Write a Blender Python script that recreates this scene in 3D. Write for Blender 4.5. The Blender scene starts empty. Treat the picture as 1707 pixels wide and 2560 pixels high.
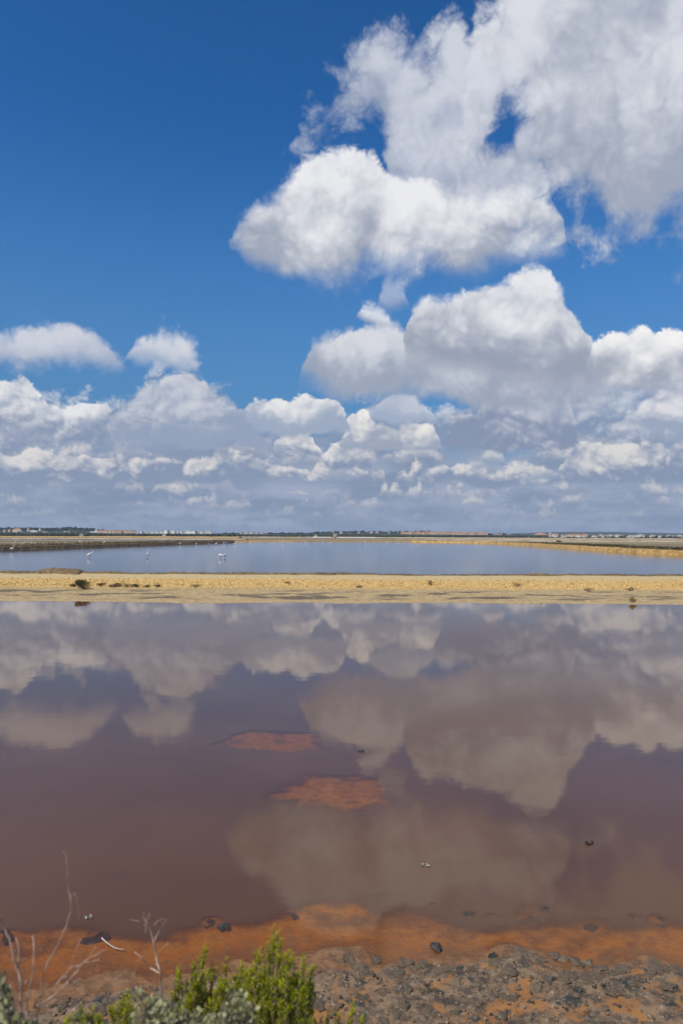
import bpy, bmesh, math, random
import numpy as np
from mathutils import Vector, Matrix, noise as mnoise
R = math.radians
scene = bpy.context.scene
COL = scene.collection

# ---------------------------------------------------------------- camera
EYE = 3.3                      # eye height above the water of both ponds
FPX = 1707.0                   # focal length in photograph pixels (24 mm on a 36 mm tall frame)
PITCH, ROLL = R(1.95), R(0.235)
cam_d = bpy.data.cameras.new('camera')
cam = bpy.data.objects.new('camera', cam_d)
COL.objects.link(cam)
cam_d.sensor_fit = 'VERTICAL'
cam_d.sensor_height = 36.0
cam_d.sensor_width = 24.0
cam_d.lens = 24.0
cam_d.clip_start = 0.05
cam_d.clip_end = 60000.0
CAM_ROT = Matrix.Rotation(R(90) + PITCH, 3, 'X') @ Matrix.Rotation(ROLL, 3, 'Z')
cam.matrix_world = Matrix.Translation((0, 0, EYE)) @ CAM_ROT.to_4x4()
cam_d.dof.use_dof = True
cam_d.dof.focus_distance = 28.0
cam_d.dof.aperture_fstop = 4.5
scene.camera = cam

def pix_dir(x, y):
    """direction of a photograph pixel (1707 x 2560)"""
    v = CAM_ROT @ Vector(((x - 853.5) / FPX, (1280 - y) / FPX, -1.0))
    return v.normalized()
def pix_ground(x, y, z=0.0):
    d = pix_dir(x, y)
    t = (z - EYE) / d.z
    return Vector((d.x * t, d.y * t, z))
def pix_at(x, y, Y):
    d = pix_dir(x, y)
    t = Y / d.y
    return Vector((d.x * t, Y, EYE + d.z * t))

# ---------------------------------------------------------------- render / colour
scene.render.engine = 'CYCLES'
cy = scene.cycles
cy.use_adaptive_sampling = True
cy.adaptive_threshold = 0.012
cy.adaptive_min_samples = 12
cy.use_denoising = True
cy.denoiser = 'OPENIMAGEDENOISE'
cy.max_bounces = 8
cy.diffuse_bounces = 2
cy.glossy_bounces = 3
cy.transmission_bounces = 4
cy.transparent_max_bounces = 12
cy.volume_bounces = 0
cy.caustics_reflective = False
cy.caustics_refractive = False
scene.view_settings.view_transform = 'Standard'
scene.view_settings.look = 'None'
scene.view_settings.exposure = 0.0
scene.view_settings.gamma = 1.0
scene.view_settings.use_curve_mapping = False

# ---------------------------------------------------------------- sun
SUN_EL, SUN_AZ = R(50), R(218)          # azimuth clockwise from +Y: behind the camera, to the left
sun_vec = Vector((math.sin(SUN_AZ) * math.cos(SUN_EL), math.cos(SUN_AZ) * math.cos(SUN_EL), math.sin(SUN_EL)))
sun_d = bpy.data.lights.new('sun', 'SUN')
sun_d.energy = 3.6
sun_d.angle = R(0.53)
sun_d.color = (1.0, 0.93, 0.80)
sun = bpy.data.objects.new('sun', sun_d)
sun.rotation_euler = sun_vec.to_track_quat('Z', 'Y').to_euler()
sun.location = sun_vec * 60
COL.objects.link(sun)

# ---------------------------------------------------------------- node helper
class S:
    """socket wrapper so that node maths can be written as expressions"""
    def __init__(self, tree, sock): self.t, self.s = tree, sock
    def _m(self, op, *a):
        n = self.t.nodes.new('ShaderNodeMath'); n.operation = op
        for i, v in enumerate((self,) + a):
            put(self.t, n.inputs[i], v)
        return S(self.t, n.outputs[0])
    def __add__(s, o): return s._m('ADD', o)
    def __radd__(s, o): return s._m('ADD', o)
    def __sub__(s, o): return s._m('SUBTRACT', o)
    def __rsub__(s, o): return s._m('MULTIPLY', -1.0)._m('ADD', o)
    def __mul__(s, o): return s._m('MULTIPLY', o)
    def __rmul__(s, o): return s._m('MULTIPLY', o)
    def __truediv__(s, o): return s._m('DIVIDE', o)
    def min(s, o): return s._m('MINIMUM', o)
    def max(s, o): return s._m('MAXIMUM', o)
    def pow(s, o): return s._m('POWER', o)
    def exp(s): return s._m('EXPONENT')
    def abs(s): return s._m('ABSOLUTE')
    def clamp(s): return s.max(0.0).min(1.0)
    def step(s, a, b, lo=0.0, hi=1.0, kind='SMOOTHSTEP'):
        n = s.t.nodes.new('ShaderNodeMapRange'); n.interpolation_type = kind; n.clamp = True
        for i, v in enumerate((s, a, b, lo, hi)): put(s.t, n.inputs[i], v)
        return S(s.t, n.outputs[0])
def put(t, inp, v):
    if isinstance(v, S): t.links.new(v.s, inp)
    elif isinstance(v, (tuple, list)) and len(v) == 3 and len(inp.default_value) == 4: inp.default_value = (*v, 1.0)
    else: inp.default_value = v
def muladd(a, b, c):
    return a._m('MULTIPLY_ADD', b, c)
def vmath(t, op, *a):
    n = t.nodes.new('ShaderNodeVectorMath'); n.operation = op
    for i, v in enumerate(a):
        put(t, n.inputs['Scale'] if op == 'SCALE' and i == 1 else n.inputs[i], v)
    return S(t, n.outputs['Value'] if op in ('LENGTH', 'DOT_PRODUCT') else n.outputs['Vector'])
def sepxyz(t, v):
    n = t.nodes.new('ShaderNodeSeparateXYZ'); put(t, n.inputs[0], v)
    return [S(t, o) for o in n.outputs]
def comb(t, x, y, z):
    n = t.nodes.new('ShaderNodeCombineXYZ')
    for i, v in enumerate((x, y, z)): put(t, n.inputs[i], v)
    return S(t, n.outputs[0])
def tnoise(t, vec, scale, detail=5, rough=0.55, kind='FBM', color=False, dist=0.0, lac=2.0):
    n = t.nodes.new('ShaderNodeTexNoise'); n.noise_dimensions = '3D'; n.noise_type = kind
    n.normalize = True
    put(t, n.inputs['Vector'], vec)
    n.inputs['Scale'].default_value = scale; n.inputs['Detail'].default_value = detail
    n.inputs['Roughness'].default_value = rough; n.inputs['Distortion'].default_value = dist
    n.inputs['Lacunarity'].default_value = lac
    return S(t, n.outputs['Color' if color else 'Fac'])
def mixc(t, f, a, b, blend='MIX'):
    n = t.nodes.new('ShaderNodeMix'); n.data_type = 'RGBA'; n.blend_type = blend; n.clamp_factor = True
    put(t, n.inputs[0], f); put(t, n.inputs[6], a); put(t, n.inputs[7], b)
    return S(t, n.outputs[2])

# ---------------------------------------------------------------- world: Nishita sky and cumulus
world = bpy.data.worlds.new('World')
scene.world = world
world.use_nodes = True
world.cycles.sampling_method = 'MANUAL'
world.cycles.sample_map_resolution = 512
wt = world.node_tree
wt.nodes.clear()
DK = 1707 / 1568.0                       # cloud outlines were noted on a 1568 px wide view
def azel(x, y):
    d = pix_dir(x * DK, y * DK)
    return math.degrees(math.atan2(d.x, d.y)), math.degrees(math.asin(d.z))
AZ0, AZ1, ELM = -36.0, 36.0, 60.0
def fcurve(t, azn, pts):
    """elevation outline of a cloud over azimuth (degrees)"""
    n = t.nodes.new('ShaderNodeFloatCurve')
    c = n.mapping.curves[0]
    n.mapping.use_clip = False
    ps = sorted([(min(max((a - AZ0) / (AZ1 - AZ0), 0.0), 1.0), min(max((e + 20) / (ELM + 20), 0.0), 1.0)) for a, e in pts])
    while len(c.points) > 2: c.points.remove(c.points[1])
    c.points[0].location = ps[0]
    c.points[1].location = ps[-1]
    for p in ps[1:-1]: c.points.new(*p)
    for p in c.points: p.handle_type = 'AUTO_CLAMPED'
    n.mapping.update()
    put(t, n.inputs['Value'], azn)
    return S(t, n.outputs[0])          # (elevation + 20) / 80

def build_sky():
    t = wt
    tc = t.nodes.new('ShaderNodeTexCoord')
    d = vmath(t, 'NORMALIZE', S(t, tc.outputs['Generated']))
    dx, dy, dz = sepxyz(t, d)
    az = dx._m('ARCTAN2', dy) * (180 / math.pi)
    el = dz._m('ARCSINE') * (180 / math.pi)
    sky = t.nodes.new('ShaderNodeTexSky')
    sky.sky_type = 'NISHITA'; sky.sun_disc = False
    sky.sun_elevation = SUN_EL; sky.sun_rotation = SUN_AZ
    sky.altitude = 0; sky.air_density = 1.0; sky.dust_density = 0.35; sky.ozone_density = 3.5
    gm = t.nodes.new('ShaderNodeGamma'); put(t, gm.inputs[0], S(t, sky.outputs[0])); gm.inputs[1].default_value = 1.3
    skyc = mixc(t, 1.0, S(t, gm.outputs[0]), SKY_TINT, 'MULTIPLY')
    # colours of the clouds are written at strength 1 and raised to the sky texture's scale
    X = 1.0 / SKY_K
    def up(c): return tuple(v * X for v in c)
    skyc = mixc(t, el.step(2.0, 32.0, 0.92, 0.0), skyc, up((.105, .225, .405)))
    st = {'P': skyc}
    def over(alpha, colr): st['P'] = mixc(t, alpha, st['P'], colr)
    # --- shared noises (on the direction, so they run seamlessly round the whole sky)
    WA = tnoise(t, vmath(t, 'ADD', d, (3.1, 1.7, 0.4)), 8.0, 7, 0.6, color=True)            # warp for the near clouds
    WB = tnoise(t, vmath(t, 'ADD', vmath(t, 'MULTIPLY', d, (1.0, 1.0, 1.5)), (0.3, 5.1, 2.2)), 24.0, 6, 0.6, color=True)   # finer, for the far ones
    war, wag, wab = sepxyz(t, WA)
    wbr, wbg, wbb = sepxyz(t, WB)
    # rounded lumps with creases between them (folded noise), sampled here and a little towards the sun:
    # the difference is the shading of the lumps
    Ld = (-0.45, -0.1, 0.85)
    def billow(vec, scale, ws):
        tot = None
        for k, w in enumerate(ws):
            f = (tnoise(t, vec, scale * 2.13 ** k, 0, 0.5) - 0.5).abs() * (2 * w)
            tot = f if tot is None else tot + f
        return tot
    def lumps(vec, scale, delta, ws):
        b3 = billow(vec, scale, ws[:-1])
        e = b3 - billow(vmath(t, 'ADD', vec, tuple(c * delta for c in Ld)), scale, ws[:-1])
        return b3 + billow(vec, scale * 2.13 ** (len(ws) - 1), ws[-1:]), e
    pA = vmath(t, 'ADD', d, vmath(t, 'SCALE', WA, 0.06))
    pB = vmath(t, 'ADD', vmath(t, 'MULTIPLY', d, (1.0, 1.0, 1.25)), vmath(t, 'SCALE', WB, 0.022))
    sA, eA = lumps(pA, 7.0, 0.03, (.46, .27, .17, .12, .09))
    sB, eB = lumps(pB, 21.0, 0.011, (.48, .27, .17, .12))
    bigA = tnoise(t, vmath(t, 'ADD', d, (7.3, 0.2, 4.4)), 4.5, 3, 0.55)
    bigB = tnoise(t, vmath(t, 'ADD', d, (1.3, 9.2, 0.4)), 10.0, 3, 0.55)
    RA, RB = wab, wbb
    coords = {}
    def warped(kind, amp):
        k = (kind, amp)
        if k not in coords:
            r, g = (war, wag) if kind == 'A' else (wbr, wbg)
            a2 = muladd(r - 0.5, 2 * amp / (AZ1 - AZ0), (az - AZ0) / (AZ1 - AZ0))
            e2 = muladd(g - 0.5, 2 * amp / 80.0, (el + 20.0) / 80.0)
            coords[k] = (a2, e2)
        return coords[k]
    shared = {}
    for kind, (e_, s_, v_) in dict(A=(eA, sA, wab), B=(eB, sB, wbb)).items():
        shared[kind] = (s_ - 0.28, v_.step(0.3, 0.7, 2.4, 0.45),
                        e_ * 1.25 + (s_ - 0.28) * 0.9 + (v_ - 0.5) * 0.5 + ((bigA - 0.52) * 1.7 if kind == 'A' else (bigB - 0.54) * 2.4),
                        (v_ - 0.5))
    def cloud(top, bot, kind='A', amp=2.0, st_=0.8, sb=1.6, wisp=0.6, dark=(.38, .40, .48), lit=(.86, .86, .88),
              tlo=0.05, thi=0.55, rel=1.0, opac=1.0, holes=(), lumpy=1.0):
        azn, e2 = warped(kind, amp)
        pt, pb = [azel(*p) for p in top], [azel(*p) for p in bot]
        H = 0.75 * (sorted(e for a, e in pt)[int(len(pt) * .8)] - sum(e for a, e in pb) / len(pb))     # usual thickness, degrees
        lb, ivs, shd, nz = shared[kind]
        lump_ = (3.0 if kind == 'A' else 1.3) * lumpy
        mt = muladd(lb, lump_ / 80.0, fcurve(t, azn, [(a, e + .45 * st_) for a, e in pt]) - e2)
        mb = e2 - fcurve(t, azn, [(a, e - .26 * sb) for a, e in pb])
        n = muladd(nz, 2.0 * wisp, lb * wisp)
        q = muladd(mt * ivs, 80.0 / st_, n).min(muladd(mb * ivs, 80.0 / sb, n * 1.4))
        for (hx, hy, rx, ry) in holes:
            ha, he = azel(hx, hy)
            rr = ((azn - (ha - AZ0) / (AZ1 - AZ0)) * ((AZ1 - AZ0) / rx)).pow(2.0) + ((e2 - (he + 20) / 80.0) * (80.0 / ry)).pow(2.0)
            q = q.min(rr.pow(0.5) * 0.85 - 0.55 + n)
        alpha = q.step(-0.2, 1.0, 0.0, opac)
        sh = muladd(shd, rel * (1.25 if kind == 'A' else 1.05), mb.step((tlo * H + .22 * sb) / 80.0, (thi * H + .62 * sb) / 80.0, -0.12, 0.74)) + mt.step(0.0, (1.8 if kind == 'A' else 0.9) / 80.0, 0.22, 0.0)
        over(alpha, mixc(t, sh.step(-0.35, 1.12), up(dark), up(lit)))
    # --- far deck: rows of flat-based banks, the farthest lowest, all round the horizon
    HZ = (.225, .295, .42)
    lowf = tnoise(t, vmath(t, 'MULTIPLY', d, (1.0, 1.0, 4.0)), 7.0, 4, 0.55)
    over((el + (wbg - 0.5) * 4.0 - (sB - .28) * 3.0 + (lowf - 0.5) * 9.0).step(6.5, 10.0, 1.0, 0.0), mixc(t, lowf.step(0.35, 0.65), up((.225, .295, .43)), up((.34, .40, .53))))
    litn = muladd(eB, 0.55, muladd(sB - 0.28, 0.35, (wbb - 0.5) * 0.5))
    e2 = muladd(wbg - 0.5, 1.5, muladd(sB - 0.28, -1.5, el))
    for k, (e0, hh, fr, litk) in enumerate(((0.7, 0.6, 42, .45), (1.5, 0.85, 34, .6), (2.4, 1.05, 27, .8), (3.5, 1.4, 21, .95), (4.8, 1.7, 17, 1.0), (6.2, 2.1, 13, .95))):
        pv = comb(t, dx, dy, k * 3.7 + 0.5)
        pr = tnoise(t, pv, fr, 3, 0.6)                                            # outline of the row along the horizon
        lp = tnoise(t, vmath(t, 'ADD', pv, (2.0, 7.0, 1.0)), fr * 0.45, 2, 0.5)   # where the sun reaches it
        mt = muladd(pr, hh * 5.0, e0 - 2.1 * hh) - e2
        mb = e2 - (e0 - 0.35)
        al = mt.step(-0.1, 0.55) * mb.step(-0.2, 0.5 + 0.12 * k, 0.0, 0.9)
        lit = (lp + litn * 1.3).step(0.36, 0.62, 0.0, litk) * mb.step(-0.1, 1.0, 0.15, 1.0)
        c = mixc(t, mb.step(0.0, 1.2), up((.20, .265, .395)), up((.37, .42, .535)))
        c = mixc(t, lit, c, up((.70, .675, .665)))
        over(al, mixc(t, max(0.0, 0.45 - 0.12 * k), c, up(HZ)))
    BD, BL = (.245, .31, .445), (.72, .70, .695)
    cloud([(-500, 900), (-100, 905), (0, 900), (240, 935), (310, 900), (350, 868), (420, 850), (480, 880), (540, 940), (640, 985), (740, 995), (850, 930), (940, 915), (1010, 950), (1060, 940), (1110, 880), (1200, 850), (1330, 860), (1420, 880), (1500, 850), (1568, 860), (1700, 850), (2000, 880)],
          [(-500, 1030), (0, 1025), (500, 1035), (1000, 1030), (1568, 1025), (2000, 1030)], 'B', 1.8, 1.6, 1.6, 1.6, (.25, .315, .45), (.62, .645, .71), .1, .9, 1.25, .85)
    # --- banks low over the horizon, far ones first (outlines noted from the photograph)
    cloud([(-300, 1030), (-60, 1035), (40, 1038), (90, 1030), (150, 1040), (210, 1050), (300, 1045), (350, 1055), (420, 1060), (480, 1045), (520, 1025), (560, 1050), (640, 1060), (760, 1110)],
          [(-300, 1110), (0, 1110), (200, 1115), (400, 1112), (640, 1100), (760, 1100)], 'B', 0.8, .35, .8, .9, BD, BL, .2, .8, 1.3)
    cloud([(620, 1080), (640, 995), (680, 985), (720, 1000), (735, 1040), (760, 1020), (800, 1010), (840, 1045), (860, 1090)],
          [(610, 1040), (640, 1050), (720, 1050), (760, 1080), (850, 1075)], 'B', 0.6, .3, .6, .6, BD, (.80, .775, .76), .05, .6, 1.1)
    cloud([(930, 1110), (950, 1080), (1000, 1072), (1050, 1060), (1090, 1062), (1130, 1080), (1180, 1090), (1240, 1105), (1300, 1060), (1320, 1015), (1370, 1020), (1430, 1035), (1500, 1020), (1568, 1040), (1640, 1030), (1900, 1040)],
          [(930, 1105), (1050, 1110), (1120, 1125), (1240, 1110), (1400, 1112), (1568, 1105), (1900, 1105)], 'B', 0.8, .35, .8, .8, BD, BL, .15, .75, 1.3)
    # right-hand far cloud, the cream tower, the dark-based lump under the big dome
    cloud([(1380, 1050), (1430, 960), (1470, 930), (1510, 905), (1545, 895), (1568, 890), (1640, 870), (1760, 900), (1900, 900)],
          [(1380, 1000), (1440, 1005), (1568, 1010), (1900, 1015)], 'B', 1.1, .7, 1.2, .8, (.33, .39, .52), (.72, .72, .76), .1, .85, 1.1)
    cloud([(760, 1060), (790, 985), (810, 945), (835, 938), (855, 965), (900, 975), (960, 972), (1000, 990), (1018, 1020), (1040, 1060)],
          [(760, 1020), (800, 1035), (880, 1030), (960, 1040), (1030, 1030)], 'B', 0.7, .3, .8, .45, (.34, .39, .50), (.86, .83, .80), .05, .45, 1.0)
    cloud([(1000, 1060), (1040, 965), (1075, 960), (1110, 930), (1150, 890), (1200, 870), (1250, 885), (1290, 900), (1310, 940), (1325, 1010), (1340, 1080)],
          [(1000, 1010), (1060, 1020), (1200, 1035), (1310, 1025), (1340, 1020)], 'B', 1.0, .5, .7, .6, (.245, .30, .43), (.66, .68, .74), .15, .95, .9)
    cloud([(840, 1000), (862, 935), (900, 915), (950, 910), (985, 935), (1002, 965), (1020, 1010)],
          [(840, 960), (900, 975), (960, 975), (1020, 965)], 'B', 1.0, .7, .9, .6, (.36, .43, .57), (.60, .64, .72), .1, .9, .7)
    cloud([(535, 1050), (558, 945), (575, 920), (620, 915), (665, 918), (700, 902), (740, 912), (780, 928), (797, 960), (815, 1040)],
          [(535, 985), (580, 992), (680, 1000), (780, 990), (815, 985)], 'B', 0.8, .35, .7, .5, (.34, .41, .54), (.82, .81, .82), .15, .95, 1.0)
    # left bank
    cloud([(230, 1060), (260, 950), (310, 915), (350, 888), (390, 868), (430, 862), (470, 880), (500, 912), (530, 945), (560, 948), (578, 975), (610, 1005), (650, 1010), (680, 1060)],
          [(230, 1020), (400, 1028), (560, 1030), (680, 1025)], 'B', 1.2, .8, .9, .8, (.30, .365, .50), (.62, .64, .70), .1, .95, .9)
    cloud([(-400, 880), (-120, 850), (-40, 872), (0, 875), (45, 866), (75, 885), (100, 915), (130, 938), (165, 932), (195, 925), (225, 918), (243, 935), (250, 985), (270, 1060)],
          [(-400, 1030), (0, 1028), (120, 1025), (220, 1018), (270, 1010)], 'B', 0.9, .4, .9, .6, (.25, .315, .45), (.80, .80, .82), .35, .97, .9)
    # --- nearer clouds
    ND, NL = (.40, .43, .51), (.80, .81, .85)
    cloud([(-260, 830), (-100, 780), (-40, 790), (10, 770), (40, 742), (90, 738), (140, 745), (180, 752), (220, 768), (245, 800), (285, 850), (300, 900)],
          [(-260, 850), (-60, 852), (20, 862), (120, 855), (200, 848), (285, 838), (300, 830)], 'A', 2.2, 1.6, 2.2, 1.3, (.40, .45, .58), (.66, .68, .75), .0, .8, .5, .95)
    cloud([(285, 860), (308, 785), (340, 778), (370, 768), (400, 780), (425, 805), (445, 830), (470, 890)],
          [(285, 810), (320, 828), (370, 842), (420, 858), (470, 855)], 'A', 1.8, 1.2, 1.7, 1.2, (.42, .48, .61), (.68, .70, .76), .0, .7, .5, .95)
    cloud([(690, 900), (718, 785), (750, 770), (800, 765), (850, 770), (900, 760), (960, 775), (1050, 780), (1150, 790), (1300, 800), (1400, 830), (1500, 860), (1700, 880)],
          [(690, 870), (740, 898), (850, 912), (980, 915), (1100, 940), (1300, 930), (1450, 900), (1700, 920)], 'A', 1.8, 1.1, 2.2, .9, (.33, .38, .49), (.68, .695, .75), .05, .85, .9)
    cloud([(925, 880), (950, 720), (975, 685), (1020, 668), (1080, 662), (1130, 655), (1170, 645), (1210, 630), (1240, 632), (1270, 660), (1310, 695), (1345, 740), (1375, 800), (1400, 900)],
          [(925, 800), (980, 835), (1080, 850), (1200, 870), (1350, 872), (1400, 860)], 'A', 1.8, .9, 2.6, .8, (.32, .36, .46), (.80, .81, .845), .08, 1.0, 1.0, lumpy=.7)
    cloud([(1330, 900), (1362, 770), (1400, 752), (1450, 746), (1500, 758), (1540, 768), (1580, 790), (1680, 830), (1800, 900)],
          [(1330, 840), (1400, 868), (1480, 880), (1560, 870), (1680, 860), (1800, 850)], 'A', 1.1, .55, 1.6, .5, (.36, .40, .49), (.90, .895, .90), .15, .75, 1.0)
    cloud([(815, 760), (835, 703), (862, 708), (890, 735), (905, 780)], [(815, 715), (850, 738), (885, 748), (905, 745)], 'A', .9, .8, .8, .8, ND, NL, 0, .6, .6, .8)
    cloud([(865, 730), (885, 668), (905, 658), (922, 675), (940, 740)], [(865, 690), (900, 705), (940, 690)], 'A', 1.2, 1.2, 1.2, .8, ND, (.6, .64, .74), 0, .6, .5, .5)
    # --- high on the right: the great cloud, its ragged middle, the long lobe under it
    cloud([(1040, 560), (1090, 70), (1120, 10), (1150, -40), (1230, -90), (1400, -140), (1700, -160), (2300, -100)],
          [(1040, 330), (1090, 420), (1160, 435), (1240, 432), (1320, 440), (1390, 470), (1430, 518), (1480, 540), (1560, 530), (1700, 540), (2300, 500)], 'A', 3.0, 2.6, 3.4, 1.7,
          (.36, .40, .50), (.72, .735, .79), -.1, .8, 1.0, .97, holes=((1165, 305, 1.0, 1.7),))
    cloud([(660, 500), (695, 325), (735, 285), (775, 215), (825, 130), (860, 85), (910, 78), (955, 115), (1000, 100), (1040, 92), (1080, 135), (1120, 165), (1170, 180), (1230, 300), (1290, 600)],
          [(660, 290), (720, 325), (780, 320), (850, 330), (890, 440), (1000, 520), (1100, 540), (1200, 500), (1290, 440)], 'A', 3.2, 3.2, 3.0, 2.0,
          (.36, .41, .53), (.68, .70, .77), -.2, 1.2, 1.0, .90, holes=((1160, 305, 1.0, 1.7),))
    cloud([(525, 660), (552, 545), (575, 510), (600, 480), (645, 445), (685, 405), (720, 362), (770, 352), (830, 352), (880, 368), (940, 395), (1000, 410), (1060, 425), (1110, 455), (1160, 452), (1200, 443), (1250, 462), (1288, 495), (1310, 640)],
          [(525, 520), (552, 552), (580, 592), (640, 618), (720, 610), (800, 612), (850, 592), (930, 588), (990, 592), (1040, 622), (1090, 626), (1140, 608), (1210, 590), (1265, 572), (1290, 540), (1310, 500)], 'A', 2.0, 1.2, 3.4, .8,
          (.35, .39, .49), (.83, .835, .865), .0, .95, .9)
    # --- the rest of the sky, outside the photograph: the same broken cumulus goes on
    side = az.abs().step(31.0, 40.0).max(el.step(41.0, 50.0)) * el.step(6.0, 12.0)
    g0 = tnoise(t, vmath(t, 'ADD', vmath(t, 'MULTIPLY', d, (1.0, 1.0, 1.7)), vmath(t, 'SCALE', WA, 0.10)), 2.6, 3, 0.5)
    ga = (g0 + (RA - 0.5) * 0.18).step(0.50, 0.60) * side
    over(ga, mixc(t, (shared['A'][2] + 0.55).step(-.35, 1.12), up((.40, .43, .50)), up((.86, .86, .88))))
    bg = t.nodes.new('ShaderNodeBackground'); out = t.nodes.new('ShaderNodeOutputWorld')
    put(t, bg.inputs[0], st['P']); bg.inputs[1].default_value = SKY_K
    t.links.new(bg.outputs[0], out.inputs[0])
SKY_TINT = (0.25, 0.65, 0.85)
SKY_K = 0.1
build_sky()
# ---------------------------------------------------------------- helpers
rng = np.random.default_rng(7)
rnd = random.Random(11)
def _hash(ix, iy, seed):
    h = (ix.astype(np.int64) * 374761393 + iy.astype(np.int64) * 668265263 + seed * 1442695041) & 0x7fffffff
    h = ((h ^ (h >> 13)) * 1274126177) & 0x7fffffff
    return ((h ^ (h >> 16)) & 0xffff) / 65535.0
def vnoise(x, y, seed=0):
    x = np.asarray(x, float); y = np.asarray(y, float)
    ix, iy = np.floor(x), np.floor(y)
    fx, fy = x - ix, y - iy
    fx = fx * fx * fx * (fx * (fx * 6 - 15) + 10); fy = fy * fy * fy * (fy * (fy * 6 - 15) + 10)
    a, b = _hash(ix, iy, seed), _hash(ix + 1, iy, seed)
    c, d = _hash(ix, iy + 1, seed), _hash(ix + 1, iy + 1, seed)
    return (a + (b - a) * fx) * (1 - fy) + (c + (d - c) * fx) * fy
def fbm(x, y, octv=5, seed=0, gain=0.5):
    s, a, n = 0.0, 1.0, 0.0
    for k in range(octv):
        s = s + a * (vnoise(x * 2 ** k, y * 2 ** k, seed + k * 17) - 0.5); n += a; a *= gain
    return s / n * 2.0
def sstep(a, b, v):
    t = np.clip((np.asarray(v, float) - a) / (b - a), 0, 1)
    return t * t * (3 - 2 * t)

def link(o, parent=None):
    COL.objects.link(o)
    if parent is not None: o.parent = parent
    return o
def tag(o, label=None, cat=None, group=None, kind=None):
    if label: o['label'] = label
    if cat: o['category'] = cat
    if group: o['group'] = group
    if kind: o['kind'] = kind
    return o
def mesh_obj(name, V, F, mat=None, parent=None, smooth=False, loc=None):
    me = bpy.data.meshes.new(name)
    me.from_pydata([tuple(v) for v in V], [], [tuple(f) for f in F])
    if mat: me.materials.append(mat)
    if smooth: me.polygons.foreach_set('use_smooth', [True] * len(me.polygons))
    me.update()
    o = bpy.data.objects.new(name, me)
    if loc is not None: o.location = loc
    return link(o, parent)
def empty(name, loc=(0, 0, 0), rz=0.0):
    o = bpy.data.objects.new(name, None)
    o.location = loc; o.rotation_euler = (0, 0, rz); o.empty_display_size = 0.2
    return link(o)
def copy_tree(o, parent=None):
    c = o.copy(); COL.objects.link(c); c.parent = parent
    for ch in list(o.children): copy_tree(ch, c)
    return c
def grid_faces(nx, ny):
    i = np.arange(nx - 1)[None, :] + np.arange(ny - 1)[:, None] * nx
    i = i.ravel()
    return np.stack([i, i + 1, i + 1 + nx, i + nx], 1)
def grid_obj(name, xs, ys, Z, mat, smooth=True, attrs=None):
    X, Y = np.meshgrid(xs, ys)
    V = np.stack([X.ravel(), Y.ravel(), np.asarray(Z).ravel()], 1)
    F = grid_faces(len(xs), len(ys))
    me = bpy.data.meshes.new(name)
    me.vertices.add(len(V)); me.vertices.foreach_set('co', V.ravel())
    me.loops.add(F.size); me.loops.foreach_set('vertex_index', F.ravel())
    me.polygons.add(len(F)); me.polygons.foreach_set('loop_start', np.arange(len(F)) * 4)
    me.polygons.foreach_set('loop_total', np.full(len(F), 4))
    me.polygons.foreach_set('use_smooth', np.full(len(F), smooth))
    for k, v in (attrs or {}).items():
        at = me.attributes.new(k, 'FLOAT', 'POINT'); at.data.foreach_set('value', np.asarray(v, float).ravel())
    me.materials.append(mat)
    me.update(calc_edges=True); me.validate()
    return link(bpy.data.objects.new(name, me))
def ico(sub):
    bm = bmesh.new(); bmesh.ops.create_icosphere(bm, subdivisions=sub, radius=1.0)
    V = np.array([v.co[:] for v in bm.verts]); F = np.array([[v.index for v in f.verts] for f in bm.faces])
    bm.free(); return V, F
ICO1, ICO2, ICO3 = ico(1), ico(2), ico(3)
def lump(base, amp, freq, seed, squash=(1, 1, 1)):
    """ball pushed in and out by 3-D noise"""
    V, F = base
    off = Vector((seed * 3.17, seed * 1.31, seed * 7.7))
    r = np.array([1 + amp * mnoise.fractal(Vector(v) * freq + off, 0.9, 2.0, 3) for v in V])
    return V * r[:, None] * np.array(squash), F
class MB:
    """collects pieces of one mesh"""
    def __init__(s): s.V, s.F, s.n = [], [], 0
    def add(s, V, F):
        V = np.asarray(V, float); s.V.append(V); s.F += [[int(i) + s.n for i in f] for f in F]; s.n += len(V)
    def box(s, x0, x1, y0, y1, z0, z1):
        s.add([(x0, y0, z0), (x1, y0, z0), (x1, y1, z0), (x0, y1, z0), (x0, y0, z1), (x1, y0, z1), (x1, y1, z1), (x0, y1, z1)],
              [(0, 3, 2, 1), (4, 5, 6, 7), (0, 1, 5, 4), (1, 2, 6, 5), (2, 3, 7, 6), (3, 0, 4, 7)])
    def tube(s, P, r, n=5):
        P = [Vector(p) for p in P]; V = []; F = []
        up = Vector((0.3, 0.2, 0.93))
        for i, p in enumerate(P):
            tdir = (P[min(i + 1, len(P) - 1)] - P[max(i - 1, 0)]).normalized()
            a = tdir.cross(up)
            if a.length < 1e-3: a = tdir.cross(Vector((1, 0, 0)))
            a.normalize(); b = tdir.cross(a)
            for k in range(n):
                w = 2 * math.pi * k / n
                V.append(p + (a * math.cos(w) + b * math.sin(w)) * r[i])
        for i in range(len(P) - 1):
            for k in range(n):
                F.append((i * n + k, i * n + (k + 1) % n, (i + 1) * n + (k + 1) % n, (i + 1) * n + k))
        F.append(tuple(range(n))[::-1]); F.append(tuple((len(P) - 1) * n + k for k in range(n)))
        s.add([tuple(v) for v in V], F)
    def build(s, name, mat, parent=None, smooth=False, loc=None):
        V = np.concatenate(s.V) if s.V else np.zeros((0, 3))
        return mesh_obj(name, V, s.F, mat, parent, smooth, loc)
def rotz(V, a):
    c, s_ = math.cos(a), math.sin(a)
    return np.asarray(V) @ np.array([[c, s_, 0], [-s_, c, 0], [0, 0, 1]])
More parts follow.
